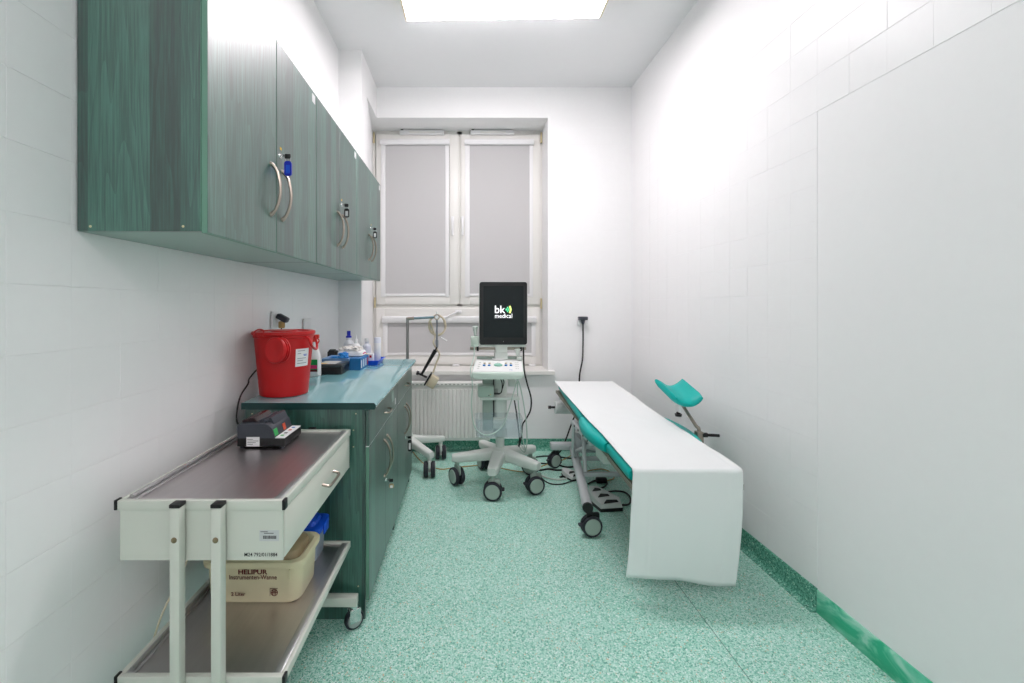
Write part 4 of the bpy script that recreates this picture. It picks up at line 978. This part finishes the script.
bed_box(2.0, 2.35, .255, .064, .090, 'teal_dark', 'foot_board'); bed_box(2.38, 2.85, .25, .074, .092, 'teal_dark', 'seat_board'); bed_box(2.89, 3.72, .25, .061, .080, 'teal_dark', 'head_board')
for s in (-1, 1):
    x = BXC+s*.262 if s > 0 else .752
    bm = nb(); box(bm, x-.012, x+.012, 2.62, 3.10, .49, .52, .002); rl = obj('side_rail', bm, 'silver', bed)
    for y in (2.68, 2.78, 2.9, 3.0):
        bm = nb(); cyl(bm, (x-s*0-.0125-.003, y, .505), (x+.0155, y, .505), .008, n=10); obj('rail_bolt', bm, 'black', rl)
for y in (2.7, 3.02): obj('cross_member', box(nb(), .764, 1.258, y-.02, y+.02, .488, .523), 'silver', bed)
# base tubes (splayed in plan)
for s in (-1, 1):
    p0 = Vector((BXC+s*.308, 2.53, .165)); p1 = Vector((BXC+s*.133, 3.60, .165))
    bm = nb(); cyl(bm, p0, p1, .030, n=28); tb_ = obj('base_tube', bm, 'silver', bed)
    d = (p0-p1).normalized(); bm = nb(); cyl(bm, p0, p0+d*.012, .0315, .029, 28); obj('end_cap', bm, 'black', tb_)
    caster(bed, BXC+s*.286, 2.535 if s < 0 else 2.55, .060, .045, PI/2-.12*s, 'black', 'rubber', 'cart_dark', top=.14, brake=1 if s < 0 else False)
    caster(bed, BXC+s*.285, 3.60, .060, .045, PI/2+.5, 'black', 'rubber', 'cart_dark', top=.15, brake=1 if s < 0 else False)
bm = nb(); box(bm, .690, BXC*2-.690, 3.57, 3.63, .150, .205, .006); obj('base_crossbar', bm, 'silver', bed)
for y in (3.33, 3.02):
    o_ = .308-.175*(y-2.53)/1.07
    bm = nb(); box(bm, BXC-o_, BXC+o_, y-.014, y+.014, .155, .182, .003); obj('base_crossbar', bm, 'silver', bed)
bm = nb(); box(bm, .87, 1.14, 3.34, 3.55, .2065, .30, .008); obj('motor_housing', bm, mat('grey_housing', (164, 172, 176), .5), bed)
for s in (-1, 1):
    x = BXC+s*.255
    bm = nb(); tube(bm, [(x, 3.08, .50), (x+s*.0, 3.10, .33), (BXC+s*.19, 3.3, .19)], .011, 8, raw=True); obj('lift_arm', bm, 'silver', bed)
    x = BXC+s*.17
    bm = nb(); cyl(bm, (x, 3.34, .22), (x-s*.0, 2.72, .49), .016, n=12); obj('lift_arm', bm, 'silver', bed)
    bm = nb(); cyl(bm, (x+s*.03, 2.98, .20), (x+s*.03, 3.05, .49), .014, n=12); obj('lift_arm', bm, 'silver', bed)
bm = nb(); cyl(bm, (BXC-.09, 3.36, .25), (BXC-.06, 2.75, .40), .018, n=14); ac = obj('actuator', bm, 'silver', bed)
bm = nb(); box(bm, BXC-.12, BXC-.02, 2.68, 2.80, .36, .46, .01); obj('actuator_motor', bm, 'cart', ac)
bm = nb(); box(bm, .80, .86, 2.56, 2.72, .40, .49, .006); obj('control_box', bm, 'cart', bed)
# right-hand leg support
bm = nb(); x0 = 1.318
k_ = px(699, 433, 2.49)
tube(bm, [(k_.x-.0, 2.49, .50), (k_.x, 2.49, k_.z+.015), (k_.x-.01, 2.51, k_.z+.04), (1.285, 2.60, .73), (1.275, 2.63, .765)], .0095, 10, 6)
ls = obj('leg_support_rod', bm, 'steel', bed)
bm = nb(); box(bm, 1.262, k_.x+.02, 2.465, 2.52, .485, .53, .004); box(bm, k_.x-.018, k_.x+.018, 2.47, 2.51, .50, k_.z+.01, .004); obj('clamp', bm, 'steel', ls)
bm = nb(); cyl(bm, (k_.x+.01, 2.48, k_.z-.008), (k_.x+.04, 2.48, k_.z-.008), .013, n=14); cyl(bm, (k_.x+.035, 2.48, k_.z-.008), (k_.x+.108, 2.48, k_.z-.012), .0085, n=12); obj('clamp_handle', bm, 'black', ls)
# padded trough
def trough(s, t):       # s -1..1 across, t 0..1 near..far : top surface
    y = 2.50+.25*t
    z = .775+.062*t + .044*abs(s)**2.0*(1 if s < 0 else 1.05) - .018
    x = 1.268+.086*s - .0*t
    return Vector((x, y, z))
bm = nb(); secs = []
for i in range(13):
    t = i/12; e = min(t, 1-t)*12; k = {0: .35, 1: .8}.get(int(round(e)), 1)
    top = []; bot = []
    for j in range(17):
        s = -1+2*j/16; p = trough(s, t); wk = math.sqrt(max(0, 1-abs(s)**6)); th = .042*k*(.7+.3*wk)
        nrm = Vector((-.09*s/.09*.75, -.15, 1)).normalized()
        shr = 1-.10*max(0, 1-t*8)*s*s
        p = Vector((1.268+(p.x-1.268)*shr, p.y, p.z))
        top.append(p+nrm*th*.5); bot.append(p-nrm*th*.5)
    secs.append(top+bot[::-1])
loft(bm, secs); obj('pad', bm, 'teal', ls, angle=70)
bm = nb(); box(bm, 1.235, 1.285, 2.575, 2.66, .742, .762, .004); box(bm, 1.236, 1.250, 2.55, 2.60, .705, .75, .003); obj('pad_bracket', bm, 'sticker', ls)
kn = Vector((1.243, 2.575, .715)); bm = nb(); cyl(bm, kn, kn+Vector((0, 0, -.025)), .006, n=10); cyl(bm, kn+Vector((0, 0, -.022)), kn+Vector((0, 0, -.036)), .020, .017, 16); cyl(bm, kn+Vector((0, 0, -.012)), kn+Vector((0, 0, -.022)), .012, n=12); obj('knob', bm, 'black', ls)
# ---- paper roll
rc = px(561, 407.5, 3.79)
pr = thing('paper_roll', 'white paper roll mounted under the head of the couch', 'paper roll', (BXC, 3.80, rc.z-.06))
bm = nb(); cyl(bm, (rc.x-.05, 3.80, rc.z), (1.25, 3.80, rc.z), .055, n=28); obj('roll', bm, 'paper', pr)
bm = nb(); cyl(bm, (rc.x-.09, 3.80, rc.z), (1.30, 3.80, rc.z), .010, n=12); cyl(bm, (rc.x-.108, 3.80, rc.z), (rc.x-.085, 3.80, rc.z), .014, n=14); obj('spindle', bm, 'black', pr)
for x in (.80, 1.22):
    bm = nb(); box(bm, x-.01, x+.01, 3.70, 3.745, .53, .585, .002); obj('hanger', bm, 'silver', pr)
# ---- paper sheet
prof = []      # (y, z, s) along the sheet from head to hem
y = 3.775
prof += [(3.79, bz(3.75)-.012), (3.782, bz(3.75)-.001)]
n_ = 56
for k in range(n_+1):
    y = 3.765+(2.012-3.765)*k/n_; prof.append((y, bz(y)+.004))
yc, zc = 1.992, bz(2.03)+.004-.024
for k in range(1, 8):
    a = PI/2*k/7; prof.append((2.012-.018*math.sin(a), zc+.024*math.cos(a)))
zb_ = zc
for k in range(1, 23):
    prof.append((1.994-.012*math.sin(k/22*2.6), zb_-(zb_-.085)*k/22))
NU = 64; top = []
for i, (y, z) in enumerate(prof):
    row = []; fl = i/(len(prof)-1)
    hang = max(0, (zc-z)/zc) if y < 2.0 else 0
    for j in range(NU+1):
        u = j/NU; x0 = .757; x1 = 1.258
        wob0 = .010*noise.noise(Vector((y*3.1, z*4, 1.7))); wob1 = .012*noise.noise(Vector((y*2.7, z*4, 9.2)))
        x0_ = x0+wob0-.042*hang; x1_ = x1+wob1-.044*hang-.022*math.exp(-((y-2.55)/.28)**2)
        x = x0_+(x1_-x0_)*u
        zz = z; yy_ = y
        if hang > 0:
            zz = z+hang*(.032*(.5-u)*2*.6+.010*math.sin(u*5.0+.4)-.01)
            yy_ = y+.010*noise.noise(Vector((u*3.0, z*2.2, 4.4)))*hang*2-.008*math.sin(u*7)*hang-.0022*math.exp(-((u-.17)/.012)**2)-.0015*math.exp(-((u-.86)/.010)**2)
        else:
            edge = min(u, 1-u)
            zz = z+.0035*max(0, noise.noise(Vector((x*6.0, y*3.5, 2.0))))+.0045*max(0, noise.noise(Vector((x*9, y*24, 5.0))))*(1 if 2.1 < y < 3 else .25)
            if edge < .04: zz += .004*noise.noise(Vector((y*5, u*9, 0)))+.003
        row.append(Vector((x, yy_, zz)))
    top.append(row)
bm = nb(); V = [[bm.verts.new(p) for p in r] for r in top]
for i in range(len(V)-1):
    for j in range(NU): bm.faces.new((V[i][j], V[i][j+1], V[i+1][j+1], V[i+1][j]))
ps = tag(obj('paper_sheet', bm, 'paper', angle=80), 'white paper sheet draped over the couch and hanging down its foot end', 'paper sheet')
sm = ps.modifiers.new('thickness', 'SOLIDIFY'); sm.thickness = .0006; sm.offset = 0
# ================================================================== BACK WALL SOCKET + CABLES
sk = px(581, 321, YB); socket(sk.x, YB-.004, sk.z, '-y', 'white wall socket with a dark plug on the window wall above the couch')
pc = thing('power_cable', 'black cable dropping from the plug behind the couch', 'cable', (sk.x, YB-.03, sk.z))
bm = nb(); box(bm, sk.x-.035, sk.x+.045, YB-.075, YB-.018, sk.z+.01, sk.z+.042, .006, 2); cyl(bm, (sk.x+.005, YB-.05, sk.z+.012), (sk.x+.005, YB-.05, sk.z-.03), .022, .010, 14); obj('plug', bm, 'anthracite', pc)
bm = nb(); tube(bm, [(sk.x+.005, YB-.05, sk.z-.02), (sk.x+.008, YB-.04, sk.z-.2), (sk.x+.004, YB-.035, sk.z-.35), (sk.x-.022, YB-.035, sk.z-.5), (sk.x-.035, YB-.04, sk.z-.75), (sk.x-.10, YB-.05, .25), (sk.x-.2, YB-.09, .03), (sk.x-.3, YB-.2, .007), (.80, 3.70, .007)], .007, 8); obj('cord', bm, 'cable_black', pc)
def fl(x, y, z=.006): d = (EYE-z)*FPX/(y-VY); return px(x, y, d)
def floor_cable(pts, r, m, label, z=None):
    bm = nb(); P_ = [fl(x, y, r+.001) for x, y in pts]; tube(bm, P_, r, 6, 8); return tag(obj('floor_cable', bm, m), label, 'cable')
floor_cable([(413, 452), (418, 458), (425, 464), (440, 469), (452, 468), (470, 466), (488, 465), (505, 469), (520, 471.5), (531, 471), (545, 465), (560, 461), (572, 455)], .004, 'cable_tan', 'tan cable running across the floor behind the cart wheels')
floor_cable([(536, 457), (545, 456), (556, 456.5), (568, 458), (580, 459)], .006, 'cable_black', 'black floor cable nearest the skirting left of the couch wheel')
floor_cable([(534, 462.5), (545, 463.5), (553, 463), (566, 467), (578, 466)], .006, 'cable_black', 'black floor cable passing by the far couch wheel')
floor_cable([(532, 468), (540, 470), (548, 469), (556, 470), (563, 470.5), (566, 475), (560, 477)], .007, 'cable_black', 'black cable lying beside the right cart wheel')
floor_cable([(541, 477), (545, 481), (552, 484), (562, 484), (572, 481), (580, 479.5)], .0045, 'cable_black', 'loop of thin black cable in front of the small pedal')
floor_cable([(539, 474.5), (548, 478), (558, 479.5), (568, 478), (580, 474)], .006, 'cable_white', 'white cable leading to the small pedal')
floor_cable([(588, 484), (594, 481), (600, 481), (607, 483), (604, 487), (597, 489), (592, 488)], .006, 'cable_black', 'tangled black cable behind the large pedal')
floor_cable([(598, 492), (606, 492), (615, 491), (624, 492), (630, 497), (629, 504), (618, 505)], .006, 'cable_black', 'black cable looping right of the large pedal')
floor_cable([(585, 472), (592, 470), (602, 469), (610, 472), (614, 478), (606, 481)], .004, 'cable_tan', 'thin tan cable coil under the couch')
bm = nb(); c = fl(602, 482); box(bm, c.x-.045, c.x+.035, c.y-.02, c.y+.02, .0008, .04, .01, 2); tag(obj('cable_connector', bm, 'black'), 'black inline connector on the floor under the couch', 'connector')
# ---- foot pedals
def pedal(c, rz, sc, npads, label):
    t = thing('foot_pedal', label, 'pedal', (c.x, c.y, 0), 'foot pedals under the couch')
    T = Matrix.Translation((c.x, c.y, .0008)) @ Matrix.Rotation(rz, 4, 'Z') @ Matrix.Scale(sc, 4)
    w_ = .092
    bm = nb(); v0 = [(-w_, -.11), (w_*.7, -.13), (w_*1.02, -.05), (w_*.5, .06), (w_*.1, .12), (-w_*.55, .13), (-w_, .05)]
    prism(bm, v0, 'z', 0, .022); bmesh.ops.transform(bm, matrix=T, verts=bm.verts); obj('base', bm, 'black', t)
    bm = nb(); A = [bm.verts.new(T @ Vector((x*.98, y*.98, .0225))) for x, y in v0]; B = [bm.verts.new(T @ Vector((x*.93, y*.93, .045+.16*(y+.13)*.9))) for x, y in v0]
    bridge(bm, A, B); bm.faces.new(A[::-1]); bm.faces.new(B); hs = obj('housing', bm, 'pedal', t)
    for k in range(npads):
        y = -.085+.075*k; z = lambda yy: .046+.16*(yy+.13)*.9
        bm = nb(); A = [bm.verts.new(T @ Vector((x, yy, z(yy)-.004))) for x, yy in ((-.06, y-.012), (.05-.02*k, y-.012), (.05-.02*k, y+.008), (-.02, y+.022))]; B = [bm.verts.new(v.co+Vector((0, 0, .007))) for v in A]
        bridge(bm, A, B); bm.faces.new(A[::-1]); bm.faces.new(B); obj('tread', bm, 'black', hs)
    return t
pedal(fl(604, 503), .25, .95, 3, 'large grey three-tread foot pedal under the couch near its front wheel')
pedal(fl(571.5, 476.5), .5, .62, 2, 'small grey foot pedal behind the couch base tube')
